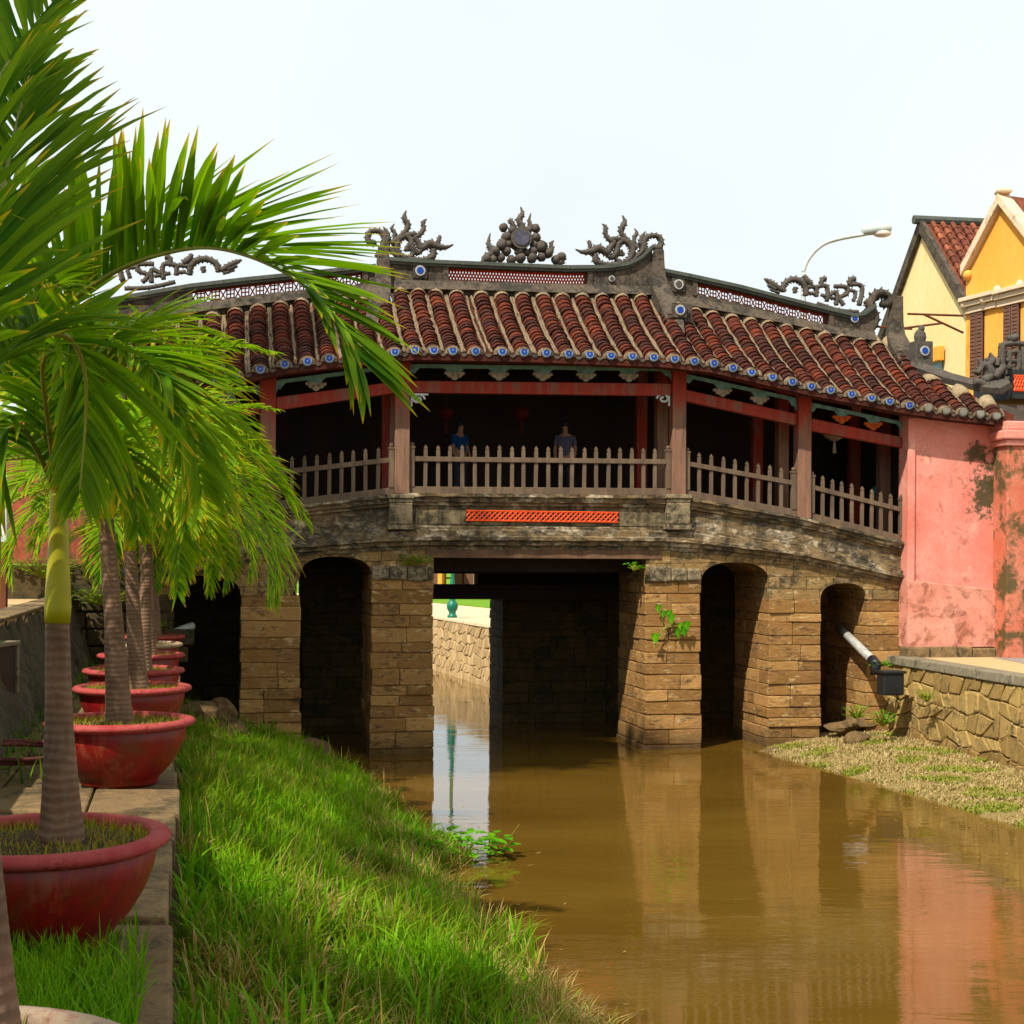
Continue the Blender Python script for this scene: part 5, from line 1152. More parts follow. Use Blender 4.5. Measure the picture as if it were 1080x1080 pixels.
# green lamp post beyond the bridge
c_ = P(477, 652, 46.5); c_.z = 1.72
root = thing('street_lamp', c_, 'green cast iron lamp post with white globes seen under the bridge', 'street lamp')
mb = MB(); mb.lathe([(.16, 0), (.16, .08), (.12, .12), (.11, .2), (.17, .3), (.19, .42), (.15, .52), (.09, .58), (.12, .66), (.13, .95), (.09, 1.05), (.06, 1.3), (.05, 3.9), (.08, 3.95), (.04, 4.1)], c_, 18); pm = build(mb, 'lamp_post', M['lamp_green'], root, smooth=True)
mb = MB(); mb.tube([c_ + Vector((-.55, 0, 3.6)), c_ + Vector((.55, 0, 3.6))], .035, 6); mb.tube([c_ + Vector((-.4, 0, 3.2)), c_ + Vector((.4, 0, 3.2))], .03, 6); build(mb, 'cross_arm', M['lamp_green'], root)
for dx, dz in ((-.55, 3.8), (.55, 3.8), (0, 4.3)):
    mb = MB(); mb.ball(c_ + Vector((dx, 0, dz)), .2, 14); build(mb, 'globe', M['globe'], root, smooth=True)

# ================================================================== PIPES, BOX, POST, ROPE
def tubes(name, pts, rad, mat, label, cat, n=12):
    mb = MB(); mb.tube([Vector(p_) for p_ in pts], rad, n); return mb
root = thing('pipe', P(905, 690, 27.2), 'weathered white plastic drain pipe slanting out of the right-hand arch', 'pipe')
mb = MB(); pa, pb = P(885, 662, 28.8), P(921, 697, 26.9); mb.tube([pa, pa + (pb - pa) * .5, pb], .085, 14); build(mb, 'pipe_run', M['pipe'], root, smooth=True)
mb = MB(); d_ = (pb - pa).normalized(); mb.tube([pb - d_ * .06, pb + d_ * .12, pb + d_ * .14 + Vector((0, 0, -.22))], .1, 14); build(mb, 'pipe_elbow', M['black'], root, smooth=True)
root = thing('junction_box', P(938, 733, 26.6), 'black metal box fixed to the top corner of the rubble wall under the pipe', 'box')
c_ = P(939, 721, 26.4); mb = MB(); mb.box(c_, (.42, .3, .42), BA); build(mb, 'box_body', M['black'], root, bevel=.03)
mb = MB(); mb.box(c_ + Vector((0, 0, .22)), (.48, .36, .05), BA); build(mb, 'box_lid', M['black'], root, bevel=.01)
root = thing('pipe', P(195, 662, 25), 'short pale pipe jutting from the dark left-hand arch', 'pipe')
mb = MB(); mb.tube([P(182, 668, 24.9), P(192, 664, 25), P(203, 660, 25.2)], .07, 12); build(mb, 'pipe_run', M['pipe'], root, smooth=True)
root = thing('post', P(4, 622, 19), 'slim white and rust post standing on the terrace at the left edge', 'post')
b_ = P(4, 622, 19); b_.z = 2.85; mb = MB(); mb.box(b_ + Vector((0, 0, .45)), (.08, .08, .9)); build(mb, 'post_foot', M['metal_rod'], root); mb = MB(); mb.box(b_ + Vector((0, 0, 1.35)), (.1, .1, .9)); build(mb, 'post_shaft', M['white_paint'], root, bevel=.01)
mb = MB(); c_ = Pz(16, 800, 1.82)
pts = [c_ + Vector((.42 * math.cos(a) * (1 + .12 * math.sin(a * 2.3)) , .75 * math.sin(a), .03 + .05 * (a / 12) + .02 * math.sin(a * 3))) for a in np.linspace(0, 14, 90)]
mb.tube(pts, .022, 6); props(build(mb, 'rope', M['rope'], smooth=True), 'dark red rope coil lying on the stone ledge left of the front palm', 'rope')

# ================================================================== ROCKS
def rock(c, r_, label, group='boulders under the left arches', seed=0, sq=(1.2, 1, .7)):
    rs = random.Random(seed); mb = MB(); n = 12; m_ = 8; c = Vector(c)
    dirs = [(Vector((rs.uniform(-1, 1), rs.uniform(-1, 1), rs.uniform(-1, 1))).normalized(), rs.uniform(.48, .9)) for _ in range(14)]
    mb.ball((0, 0, 0), 1, n)
    for i, p_ in enumerate(mb.v):
        q = Vector(p_)
        for d_, l in dirs:
            k = q.dot(d_)
            if k > l: q = q - d_ * (k - l)
        mb.v[i] = tuple(c + Vector((q.x * sq[0] * r_, q.y * sq[1] * r_, q.z * sq[2] * r_)))
    return props(build(mb, 'boulder', M['rock'], bevel=.02), label, 'rock', group)
for k, (px, py, D, r_, lab) in enumerate(((205, 752, 24.3, .42, 'brown boulder at the foot of the left-hand arch, nearest the pots'), (232, 748, 24.6, .38, 'brown boulder in front of the right side of the left-hand arch'), (215, 775, 23.4, .3, 'low flat boulder in the grass before the left-hand arch'), (248, 772, 23.8, .33, 'boulder at the corner between the left arch and its pier'), (330, 788, 24.8, .33, 'boulder at the left edge of the second arch, half in the water'), (312, 796, 24.2, .28, 'small boulder leaning on the second arch boulder'), (288, 797, 23.6, .3, 'mossy boulder below the left pier'))):
    rock(P(px, py, D), r_, lab, seed=k)
for k, (px, py, D, r_, lab) in enumerate(((888, 768, 27.5, .3, 'rock lying inside the right-hand arch on the left'), (905, 762, 28.0, .33, 'rock at the back of the right-hand arch'), (903, 778, 26.6, .24, 'flat reddish rock on the bank before the right-hand arch'))):
    rock(P(px, py, D), r_, lab, 'rocks in the right arch', seed=20 + k, sq=(1.3, 1, .6))
rock(P(822, 793, 26.9), .28, 'flat slab of rock at the foot of the right-hand pier, in the water', None, 31, (2.2, 1, .35))

# ================================================================== GRASS (blades as real faces)
def blades(name, pts, hfun, mat, label=None, width=.012, lean=.5, segs=3, parent=None, seed=1, kind='stuff', cat='grass', dirfun=None):
    rg = np.random.default_rng(seed); n = len(pts); P0 = np.array(pts)
    H = np.array([hfun(*p_) for p_ in pts]) * rg.uniform(.55, 1.15, n); az = rg.uniform(0, 2 * np.pi, n); ln = rg.uniform(.1, lean, n)
    d = np.stack([np.cos(az), np.sin(az), np.zeros(n)], 1); s = np.stack([-np.sin(az + rg.uniform(-1, 1, n)), np.cos(az), np.zeros(n)], 1)
    V = np.zeros((n, 2 * segs + 1, 3)); UVs = np.zeros((n, 2 * segs + 1, 2)); W_ = width * rg.uniform(.6, 1.3, n)
    for k in range(segs + 1):
        t = k / segs; c = P0 + d * (H * ln * t ** 1.8)[:, None] + np.array([0, 0, 1]) * (H * (t - ln * .45 * t ** 2.5))[:, None]
        w_ = (W_ * (1 - t ** 1.6))[:, None]
        if k < segs: V[:, 2 * k] = c - s * w_; V[:, 2 * k + 1] = c + s * w_; UVs[:, 2 * k, 0] = t; UVs[:, 2 * k + 1, 0] = t
        else: V[:, 2 * k] = c; UVs[:, 2 * k, 0] = t
    fs = []
    base = np.arange(n) * (2 * segs + 1)
    quads = [np.stack([base + 2 * k, base + 2 * k + 1, base + 2 * k + 3, base + 2 * k + 2], 1) for k in range(segs - 1)]
    tri = np.stack([base + 2 * segs - 2, base + 2 * segs - 1, base + 2 * segs], 1)
    V = V.reshape(-1, 3); org = np.array([V[:, 0].mean(), V[:, 1].mean(), V[:, 2].min()]); me = bpy.data.meshes.new(name)
    Q = np.concatenate(quads) if quads else np.zeros((0, 4), int)
    nv = len(V); me.vertices.add(nv); me.vertices.foreach_set('co', (V - org).astype(np.float32).ravel())
    loops = np.concatenate([Q.ravel(), tri.ravel()]).astype(np.int32); me.loops.add(len(loops)); me.loops.foreach_set('vertex_index', loops)
    ls = np.concatenate([np.arange(len(Q)) * 4, len(Q) * 4 + np.arange(len(tri)) * 3]).astype(np.int32); me.polygons.add(len(ls)); me.polygons.foreach_set('loop_start', ls)
    me.update(calc_edges=True)
    l = me.uv_layers.new(name='UVMap'); l.data.foreach_set('uv', UVs.reshape(-1, 2)[loops].astype(np.float32).ravel())
    me.materials.append(mat); me.validate()
    o = bpy.data.objects.new(name, me); COL.objects.link(o)
    if parent is not None: o.parent = parent; o.location = Vector(org) - wloc(parent)
    else: o.location = org
    props(o, label, cat if parent is None else None, None, kind); return o
rg = np.random.default_rng(5)
def clump(x, y, f=1.0, ph=0): return .5 + .5 * math.sin(x * 2.7 * f + 1.3 * math.sin(y * 1.9 * f + ph)) * math.sin(y * 2.1 * f + 1.7 * math.sin(x * 1.3 + ph))
pts, dry, viv = [], [], []
for _ in range(95000):
    y = 3 + 22.3 * rg.random() ** .8; a_, b_ = ledgeX(y) + .03, waterX(y) + .2; k = rg.random() ** .9; x = a_ + (b_ - a_) * k
    c = clump(x, y, 1, 2); z = slopeZ(x, y) - .02
    edge = (k > .72 and 13.6 < y < 17.8) or (k > .78 and y < 12)
    if rg.random() > .35 + .65 * clump(x, y, 2.2, 1): continue
    if rg.random() < .06 or (c < .3 and rg.random() < .6) or (edge and rg.random() < .6): dry.append((x, y, z))
    elif c > .62: viv.append((x, y, z))
    else: pts.append((x, y, z))
hf = lambda x, y, z: .44 * (.55 + .75 * clump(x, y, 1.6, 3)) * (.55 if y < 9 else 1) * (1.05 - .35 * max(0, (x - ledgeX(y)) / (waterX(y) - ledgeX(y)) - .6))
blades('grass', pts, hf, M['grass'], 'deep green long grass on the left bank', .011, .9, 3, seed=1)
blades('grass', viv, hf, M['grass_vivid'], 'vivid green tufts of long grass on the left bank', .011, .8, 3, seed=2)
blades('dry_grass', dry, lambda x, y, z: .33, M['dry_grass'], 'straw coloured dry grass at the edge of the left bank', .009, 1.1, 3, seed=3)
blades('broad_grass', (pts + viv)[::9], lambda x, y, z: .5 * (.5 + .7 * clump(x, y, 3, 6)), M['grass_vivid'], 'tall broad bladed grass standing out of the left bank', .02, .8, 4, seed=31)
ed = []
for _ in range(3800):
    y = rg.uniform(6.5, 13.2) if rg.random() < .75 else rg.uniform(13.2, 21); x = waterX(y) + rg.normal() * .13 - .05; ed.append((x, y, max(-.03, slopeZ(x, y) - .02)))
blades('dry_grass', ed, lambda x, y, z: .42 * (.4 + .9 * clump(x, y, 4, 1)), M['dry_grass'], 'straw coloured reeds leaning over the waterline of the left bank', .008, 1.2, 4, seed=33)
mb = MB(); rs = random.Random(77)
for _ in range(190):
    y = rs.uniform(9, 25.5); x = waterX(y) + .15 + abs(rs.gauss(0, .45)) if rs.random() < .65 else rbX(y) - abs(rs.gauss(0, .5)) - .05; a = rs.uniform(0, 6.28); l = rs.uniform(.02, .05); d_ = Vector((math.cos(a), math.sin(a), 0)); s2 = Vector((-d_.y, d_.x, 0)) * .35; p_ = Vector((x, y, .006))
    mb.add([p_, p_ + (d_ + s2) * l, p_ + d_ * l * 2.1 + Vector((0, 0, .008)), p_ + (d_ - s2) * l], [(0, 1, 2, 3)])
props(build(mb, 'floating_leaves', plain('dead_leaf', (.3, .2, .07), .8, var=.6, sc=3), fixn=False), 'dead leaves and bits drifting on the canal along both banks', 'floating leaves', None, 'stuff')
# seed stalks
sp = [(x, y, z) for x, y, z in pts[::28]]
blades('grass_stalks', sp, lambda x, y, z: .62, M['dry_grass'], 'thin seed stalks rising above the bank grass', .006, .5, 4, seed=4)
# grass on the ledge round the front pots
pts = []
while len(pts) < 9000:
    y = rg.uniform(4.2, 7.6); x = ledgeX(y) - rg.uniform(.12, 1.4)
    if math.hypot(x + 2.13, y - 6.45) < .33: continue
    if rg.random() < 1.25 * math.exp(-((y - 5.35) / .75) ** 2) * (1 if x < ledgeX(y) - .4 else .25): pts.append((x, y, 1.74))
blades('grass', pts, lambda x, y, z: .24, M['grass_vivid'], 'bright green grass growing on the ledge between the two nearest pots', .006, .7, 3, seed=6)
pts = []
while len(pts) < 5000:
    y = rg.uniform(9, 24); x = ledgeX(y) - 2.0 + rg.normal() * .28
    pts.append((x, y, 1.7))
blades('grass', pts, lambda x, y, z: .3, M['grass'], 'tufts of grass along the foot of the dark sloping wall', .01, .8, 3, seed=7)
# right bank ground cover
pts = []
for _ in range(42000):
    y = 4 + 24 * rg.random() ** .55; k = rg.random(); x = rbX(y) + (rwX(y) - rbX(y)) * k - .04; pts.append((x, y, rbZ(k) - .01))
gr = [p_ for p_ in pts if clump(p_[0], p_[1], 1.5, 4) > .68]; dr_ = [p_ for p_ in pts if clump(p_[0], p_[1], 1.5, 4) <= .68]
blades('ground_cover', dr_, lambda x, y, z: .085, M['bank_grass'], 'short sandy coloured plants covering the right bank', .014, 1.2, 2, seed=8, cat='ground cover')
blades('ground_cover', gr, lambda x, y, z: .1, leaf_mat('bank_green', (.1, .16, .02), (.26, .32, .06), (.4, .35, .12), .5, .3), 'short yellow green plants covering the right bank', .014, 1.2, 2, seed=9, cat='ground cover')

# leafy weeds
def leafy(name, c, n, r_, lf, label, seed, up_=1.0, stem=True, mat='weed', cat='plant', group=None, shape=1.0):
    rs = random.Random(seed); c = Vector(c); root = thing(name, c, label, cat, group); lm = MB(); sm = MB(); uv = []
    for k in range(n):
        a = rs.uniform(0, 6.28); rr = r_ * rs.random() ** .6; top = c + Vector((rr * math.cos(a), rr * math.sin(a) * .7, r_ * up_ * rs.uniform(.2, 1)))
        if stem: sm.tube([c, c + (top - c) * .5 + Vector((0, 0, .02)), top], [.008, .006, .004], 4)
        d_ = Vector((math.cos(a + rs.uniform(-.6, .6)), math.sin(a + rs.uniform(-.6, .6)), rs.uniform(-.3, .5))).normalized(); s_ = d_.cross(Vector((0, 0, 1))).normalized(); l = lf * rs.uniform(.6, 1.2); w_ = l * .36 * shape; nn = s_.cross(d_)
        q = [top, top + d_ * l * .3 + s_ * w_ + nn * .1 * l, top + d_ * l * .65 + s_ * w_ * .8, top + d_ * l - nn * .1 * l, top + d_ * l * .65 - s_ * w_ * .8, top + d_ * l * .3 - s_ * w_ + nn * .1 * l]
        lm.add(q, [(0, 1, 2, 3), (0, 3, 4, 5)]); uv += [(.1, 0), (.3, 0), (.6, 0), (.8, 0), (.6, 0), (.3, 0)]
    build(lm, 'leaves', M[mat], root, uv=uv, fixn=False)
    if stem: build(sm, 'stem', M['rachis'], root)
    return root
leafy('climbing_plant', B(*[Bp(702, 667, -.06)[0], -.06, Bp(702, 667, -.06)[1]]), 1, .05, .05, 'bright green sprig with heart shaped leaves growing from the middle right pier', 1)
rt = [o for o in COL.objects if o.name == 'climbing_plant'][0]
sp = [(690, 683), (695, 670), (702, 661), (711, 655)]; mb = MB(); mb.tube([B(Bp(x, y, -.1)[0], -.1, Bp(x, y, -.1)[1]) for x, y in sp], [.016, .013, .01, .007], 6); mb.tube([B(Bp(x, y, -.1)[0], -.12, Bp(x, y, -.1)[1]) for x, y in [(697, 668), (699, 655), (694, 645)]], [.01, .008, .006], 5); mb.tube([B(Bp(x, y, -.1)[0], -.12, Bp(x, y, -.1)[1]) for x, y in [(703, 661), (715, 660), (722, 662)]], [.01, .008, .006], 5); build(mb, 'stem', M['rachis'], rt)
lm = MB(); uv = []
for (x, y) in ((695, 641), (699, 647), (708, 652), (706, 647), (718, 660), (724, 659), (716, 667), (722, 665), (691, 672)):
    ua, z = Bp(x, y, -.15); c_ = B(ua, -.15 + random.uniform(-.05, .05), z); s_ = .1 * random.uniform(.8, 1.2)
    lm.add([c_ + BU * 0 + up * s_ * .7, c_ + BU * s_ * .7 + up * s_ * .6 - BV * .02, c_ + BU * s_ * .6 - up * s_ * .2, c_ - up * s_ * 1.1 - BV * .03, c_ - BU * s_ * .6 - up * s_ * .2, c_ - BU * s_ * .7 + up * s_ * .6 - BV * .02], [(0, 1, 2, 3), (0, 3, 4, 5)]); uv += [(.3, 0)] * 6
build(lm, 'leaves', M['weed'], rt, uv=uv, fixn=False)
leafy('climbing_plant', B(Bp(668, 602, -.1)[0], -.1, Bp(668, 602, -.1)[1]), 12, .14, .13, 'small green plant sprouting from the cap of the middle right pier', 2)
leafy('climbing_plant', B(Bp(438, 596, -.1)[0], -.1, Bp(438, 596, -.1)[1]), 70, .32, .08, 'weedy plant hanging on the cap of the middle left pier', 3, .6)
leafy('weed_clump', P(903, 758, 26.9), 60, .26, .07, 'bright fresh weed at the mouth of the right-hand arch', 4)
leafy('weed_clump', P(931, 766, 26.3), 60, .28, .07, 'weed at the foot of the rubble wall below the black box', 5)
leafy('weed_clump', P(929, 703, 26.8), 40, .2, .09, 'weed trailing from the wall corner beside the pipe end', 6, .5)
leafy('weed_clump', P(977, 740, 25.4), 60, .22, .05, 'yellowish moss plant hanging on the face of the rubble wall', 7, 1.0, mat='pot_grass')
leafy('weed_clump', P(110, 640, 24.2), 140, .5, .1, 'dark green weeds on the stones behind the palm trunks', 8, .6, mat='grass')
leafy('weed_clump', P(45, 610, 24.5), 160, .7, .1, 'bushy weeds at the foot of the grimy pink wall on the left', 9, .5, mat='grass')
leafy('weed_clump', P(160, 666, 24.4), 80, .3, .1, 'weeds by the left edge of the left-hand arch', 10, .6, mat='grass')
leafy('water_plant', Pz(462, 902, .01), 260, .85, .14, 'floating clump of round leaved water plants reaching out from the left bank', 11, .3, stem=False, mat='weed', shape=1.3)
leafy('water_plant', Pz(415, 900, .01), 200, .6, .14, 'leafy water plants at the grass edge beside the floating clump', 12, .5, stem=False, mat='grass', shape=1.1)
mb = MB(); a_ = Pz(524, 902, 0); mb.tube([a_ - Vector((0, 0, .05)), a_ + Vector((.16, 0, .22)), a_ + Vector((.27, 0, .38))], [.009, .008, .005], 5); props(build(mb, 'stick', M['dry_grass']), 'thin dead stick poking out of the water beside the floating plants', 'stick')

# ================================================================== POTS
def make_pot(label, mats=('pot', 'pot_rim')):
    root = thing('plant_pot', (0, 0, 0), label, 'pot', 'row of big glazed pots along the ledge')
    mb = MB(); mb.lathe([(.285, 0), (.3, .02), (.3, .05), (.325, .07), (.4, .15), (.46, .25), (.5, .35), (.515, .44), (.5, .455), (.47, .455), (.47, .4)], (0, 0, 0), 48, wob=.006); o = build(mb, 'pot_body', M[mats[0]], root, smooth=True)
    mb = MB(); mb.lathe([(.515, .44), (.545, .45), (.575, .465), (.58, .485), (.565, .505), (.52, .515), (.49, .505), (.48, .44), (.5, .43)], (0, 0, 0), 48, wob=.006); build(mb, 'pot_rim', M[mats[1]], root, smooth=True)
    mb = MB(); mb.lathe([(.43, .3), (.475, .455), (.3, .475), (.05, .49)], (0, 0, 0), 32); build(mb, 'soil', M['soil'], root, smooth=True)
    pts = []
    rg2 = np.random.default_rng(3)
    for _ in range(1500): a = rg2.uniform(0, 6.28); r_ = .48 * math.sqrt(rg2.random()); pts.append((r_ * math.cos(a), r_ * math.sin(a), .455))
    blades('pot_grass', pts, lambda x, y, z: .075, M['pot_grass'], None, .004, .9, 2, parent=root, seed=9)
    return root
POTS = [(-1.42, 3.4), (-2.13, 6.45), (-3.08, 11.2), (-3.78, 14.2), (-4.38, 16.5), (-5.0, 19.2), (-5.6, 21.7), (-6.1, 24.0)]
plab = ['nearest pot, only its pale rim and weedy soil showing at the bottom left corner', 'large dark red pot at the left edge holding the front palm', 'whole red glazed pot standing on the ledge behind the front palm', 'red pot directly behind the fully visible one, rim and upper side showing', 'third red pot beyond the front palm, only its upper side showing', 'fourth red pot beyond the front palm, a bright red rim band', 'fifth pot beyond the front palm, with a pale rim, next to last in the row', 'last pot of the row, small and mossy close to the bridge']
protoP = None
for k, ((x, y), lab) in enumerate(zip(POTS, plab)):
    if protoP is None: protoP = make_pot(lab); o = protoP
    else: o = copy_tree(protoP)
    o.location = (x, y, 1.757); o.rotation_euler = (0, 0, k * 1.3); o['label'] = lab
for k, o in enumerate([q for q in COL.objects if q.name.startswith('plant_pot')]):
    if k in (0, 6):
        for ch in o.children:
            if ch.name.startswith('pot_rim'): ch.data = ch.data.copy(); ch.data.materials[0] = M['pot_rim_pale']

# ================================================================== PALMS
def palm_trunk(root, path, n=14, ringh=.03):
    """path: (point, radius)"""
    mb = MB(); pts = []; rad = []
    for i in range(len(path) - 1):
        (a, ra), (b_, rb) = path[i], path[i + 1]; L = (Vector(b_) - Vector(a)).length; m_ = max(2, int(L / ringh) * 2)
        for k in range(m_): t = k / m_; pts.append(Vector(a) + (Vector(b_) - Vector(a)) * t); rad.append((ra + (rb - ra) * t) * (1.0 if k % 2 else 1.012))
    pts.append(Vector(path[-1][0])); rad.append(path[-1][1]); mb.tube(pts, rad, 20, ref=(0, 1, 0)); return build(mb, 'trunk', M['trunk'], root, smooth=True)
def frond(root, ctrl, n=46, llen=.55, lw=.024, fwd=.75, lift=35, droop=.35, mat='palm_leaf', seed=0, start=.16, rr=.014, liftend=None, tipf=.45):
    rs = random.Random(seed); sp = [Vector(q) for q in smooth_path([tuple(c) for c in ctrl], 10)]
    cum = [0]
    for a, b_ in zip(sp[:-1], sp[1:]): cum.append(cum[-1] + (b_ - a).length)
    L = cum[-1]
    def at(s):
        d = s * L
        for i in range(len(cum) - 1):
            if cum[i + 1] >= d: t = (d - cum[i]) / max(1e-6, cum[i + 1] - cum[i]); return sp[i] + (sp[i + 1] - sp[i]) * t, (sp[min(i + 2, len(sp) - 1)] - sp[max(i - 1, 0)]).normalized()
        return sp[-1], (sp[-1] - sp[-3]).normalized()
    rm = MB(); rm.tube(sp, [rr * (1 - .8 * i / (len(sp) - 1)) for i in range(len(sp))], 7)
    # plane of the arch gives a steady sideways direction
    chord = (sp[-1] - sp[0]); side = chord.cross(up)
    side = side.normalized() if side.length > .05 else Vector((1, 0, 0))
    lm = MB(); uv = []
    for i in range(n):
        s = start + (1 - start) * (i + .5 + rs.uniform(-.25, .25)) / n
        p_, T = at(s); S = (side - T * side.dot(T)).normalized(); Nn = S.cross(T).normalized()
        if Nn.z < 0 and abs(T.z) < .8: Nn = -Nn
        x = (s - start) / (1 - start); le = llen * (.55 + .45 * math.sin(math.pi * min(1, x * 1.15 + .12))) * (1 if x < .75 else 1 - (x - .75) * (1 - tipf) * 4)
        lf = lift if liftend is None else lift + (liftend - lift) * x
        for sg in (-1, 1):
            if rs.random() < .05: continue
            l = le * rs.uniform(.78, 1.1) * (.6 if rs.random() < .05 else 1); f = fwd * (1 + .9 * x) * rs.uniform(.8, 1.2); la = R(lf + rs.uniform(-13, 13))
            d_ = (S * sg * math.cos(la) + Nn * math.sin(la) + T * f).normalized(); w0 = lw * rs.uniform(.8, 1.15); dr0 = droop * rs.uniform(.5, 1.5) + (.5 if rs.random() < .05 else 0)
            wn = d_.cross(Nn).normalized(); nn = wn.cross(d_).normalized(); K = 5; base = len(lm.v); tw = rs.uniform(-.5, .5)
            vs = []
            for k in range(K + 1):
                t = k / K; c_ = p_ + d_ * (l * t) - up * (dr0 * l * t * t * .75); wk = w0 * (.35 + 1.3 * t if t < .4 else .87 * (1 - ((t - .4) / .6) ** 2.2) + .03)
                w_ = wn * math.cos(tw * t) + nn * math.sin(tw * t); fold = nn * wk * .45
                vs += [c_ - w_ * wk + fold, c_, c_ + w_ * wk + fold]; uv += [(t, 0)] * 3
            lm.add(vs, [f_ for k in range(K) for f_ in ((3 * k, 3 * k + 1, 3 * k + 4, 3 * k + 3), (3 * k + 1, 3 * k + 2, 3 * k + 5, 3 * k + 4))])
    o = build(lm, 'frond', M[mat], root, uv=uv, fixn=False)
    build(rm, 'rachis', M['rachis'], o, smooth=True); return o
def gen_frond(c, az, el, L, curl, n=7):
    """control points of a frond leaving c at azimuth az, elevation el, bending down by curl (radians) over its length"""
    pts = [Vector(c)]; e = el; d = Vector((math.cos(az), math.sin(az), 0))
    for k in range(n):
        e = el - curl * ((k + 1) / n) ** 1.3; pts.append(pts[-1] + (d * math.cos(e) + up * math.sin(e)) * (L / n))
    return pts
# generic potted palm (prototype at origin, base on its soil)
def generic_palm(name_label, H, shaft, lean, seed, nf=14, L=2.05, mat='palm_leaf_light'):
    rs = random.Random(seed); root = thing('palm_tree', (0, 0, 0), name_label, 'palm', 'potted palms in a row along the ledge')
    top = Vector((lean[0], lean[1], H)); palm_trunk(root, [((0, 0, -.03), .125), ((lean[0] * .1, lean[1] * .1, .15), .1), ((lean[0] * .45, lean[1] * .45, H * .5), .072), (tuple(top), .058)])
    ct = top + Vector((lean[0] * .15, lean[1] * .1, shaft)); mb = MB(); mb.tube([top - up * .01, top + (ct - top) * .3, top + (ct - top) * .75, ct], [.06, .066, .05, .03], 16, ref=(0, 1, 0)); build(mb, 'crownshaft', M['crownshaft'], root, smooth=True)
    for k in range(nf):
        az = k * 2.39996 + rs.uniform(-.2, .2); lev = k / nf; el = R(78 - 62 * lev + rs.uniform(-6, 6)); curl = R(88 + 34 * lev + rs.uniform(-10, 10))
        frond(root, gen_frond(ct - up * .03, az, el, L * rs.uniform(.85, 1.1), curl), n=46, llen=.55, lw=.021, lift=28, droop=.45, mat=mat, seed=seed * 50 + k, fwd=.7)
    return root
protos = []
ZB = 1.757 + .46
specs = [  # pot index, dx, H, shaft, lean, proto seed or None, label
    (2, .0, 1.63, .36, (-.12, .0), 1, 'palm with a stout ringed brown trunk in the whole red pot behind the front palm'),
    (3, .05, 1.4, .55, (-.1, .05), 2, 'palm in the second pot beyond the front palm, trunk just right of the stout one'),
    (4, .1, 1.5, .5, (.04, .05), 3, 'slimmer palm in the third pot beyond the front palm, right of its neighbour'),
    (5, .12, 0, 0, 0, 0, 'thin palm trunk half hidden by the three before it, fourth beyond the front palm'),
    (6, .1, 0, 0, 0, 1, 'palm in the next to last pot, only its crown showing between the others'),
    (7, .1, 0, 0, 0, 2, 'palm farthest down the row by the dark stone abutment')]
for (pi, dx, H, shf, lean, sd, lab) in specs:
    x, y = POTS[pi]
    if H: o = generic_palm(lab, H, shf, lean, sd); protos.append(o)
    else: o = copy_tree(protos[sd]); o['label'] = lab; o.scale = (.93, .93, .93)
    o.location = (x + dx, y, ZB); o.rotation_euler = (0, 0, 0 if H else R(70 + 67 * pi))
def at(*a): return [P(*q) for q in a]
# front palm
p0 = P(65, 890, 6.45)
H1 = thing('palm_tree', p0, 'front palm with green crownshaft, its one long frond arching over the roof', 'palm', 'potted palms in a row along the ledge')
palm_trunk(H1, [(P(65.5, 898, 6.45), .108), (P(65, 880, 6.45), .1), (P(64, 840, 6.45), .083), (P(62, 760, 6.45), .061), (P(60.5, 655, 6.45), .052)], ringh=.028)
mb = MB(); mb.tube(at((60.5, 657, 6.45), (61, 640, 6.45), (61.5, 600, 6.45), (62, 560, 6.45), (60, 505, 6.45)), [.056, .06, .05, .043, .03], 18, ref=(0, 1, 0)); build(mb, 'crownshaft', M['crownshaft'], H1, smooth=True)
frond(H1, at((60, 515, 6.45), (45, 400, 6.35), (66, 330, 6.25), (115, 290, 6.1), (170, 268, 5.9), (230, 262, 5.7), (298, 286, 5.5), (348, 328, 5.4), (378, 380, 5.35)), n=76, llen=.8, lw=.023, lift=58, liftend=8, droop=.1, seed=1, start=.3, fwd=.85, rr=.017, tipf=.72)
frond(H1, at((60, 512, 6.45), (85, 430, 6.2), (130, 385, 5.9), (170, 395, 5.7), (200, 450, 5.6), (212, 520, 5.55)), n=56, llen=.6, lw=.018, lift=25, droop=.5, seed=2, mat='palm_leaf_light')
frond(H1, at((60, 512, 6.4), (50, 440, 6.0), (45, 385, 5.6), (60, 370, 5.3), (85, 410, 5.15), (100, 480, 5.1)), n=48, llen=.45, lw=.015, lift=30, droop=.5, seed=3, mat='palm_leaf')
frond(H1, at((58, 512, 6.5), (30, 430, 6.6), (-10, 390, 6.7), (-60, 400, 6.8), (-110, 470, 6.9)), n=44, llen=.55, lw=.023, lift=30, droop=.4, seed=4)
frond(H1, at((60, 510, 6.55), (90, 410, 7.0), (140, 350, 7.5), (190, 350, 8.0), (240, 400, 8.4)), n=52, llen=.6, lw=.017, lift=30, droop=.35, seed=5)
frond(H1, at((58, 510, 6.5), (55, 380, 6.8), (40, 270, 7.1), (10, 190, 7.3), (-40, 140, 7.4)), n=46, llen=.6, lw=.024, lift=35, droop=.25, seed=6)
frond(H1, at((60, 520, 6.45), (95, 470, 6.3), (125, 470, 6.2), (140, 510, 6.15), (145, 560, 6.1)), n=30, llen=.33, lw=.018, lift=10, droop=.5, seed=7, mat='palm_leaf_light')
frond(H1, at((60, 520, 6.45), (30, 460, 6.2), (5, 455, 6.1), (-15, 500, 6.0), (-25, 560, 6.0)), n=34, llen=.42, lw=.02, lift=10, droop=.6, seed=8)
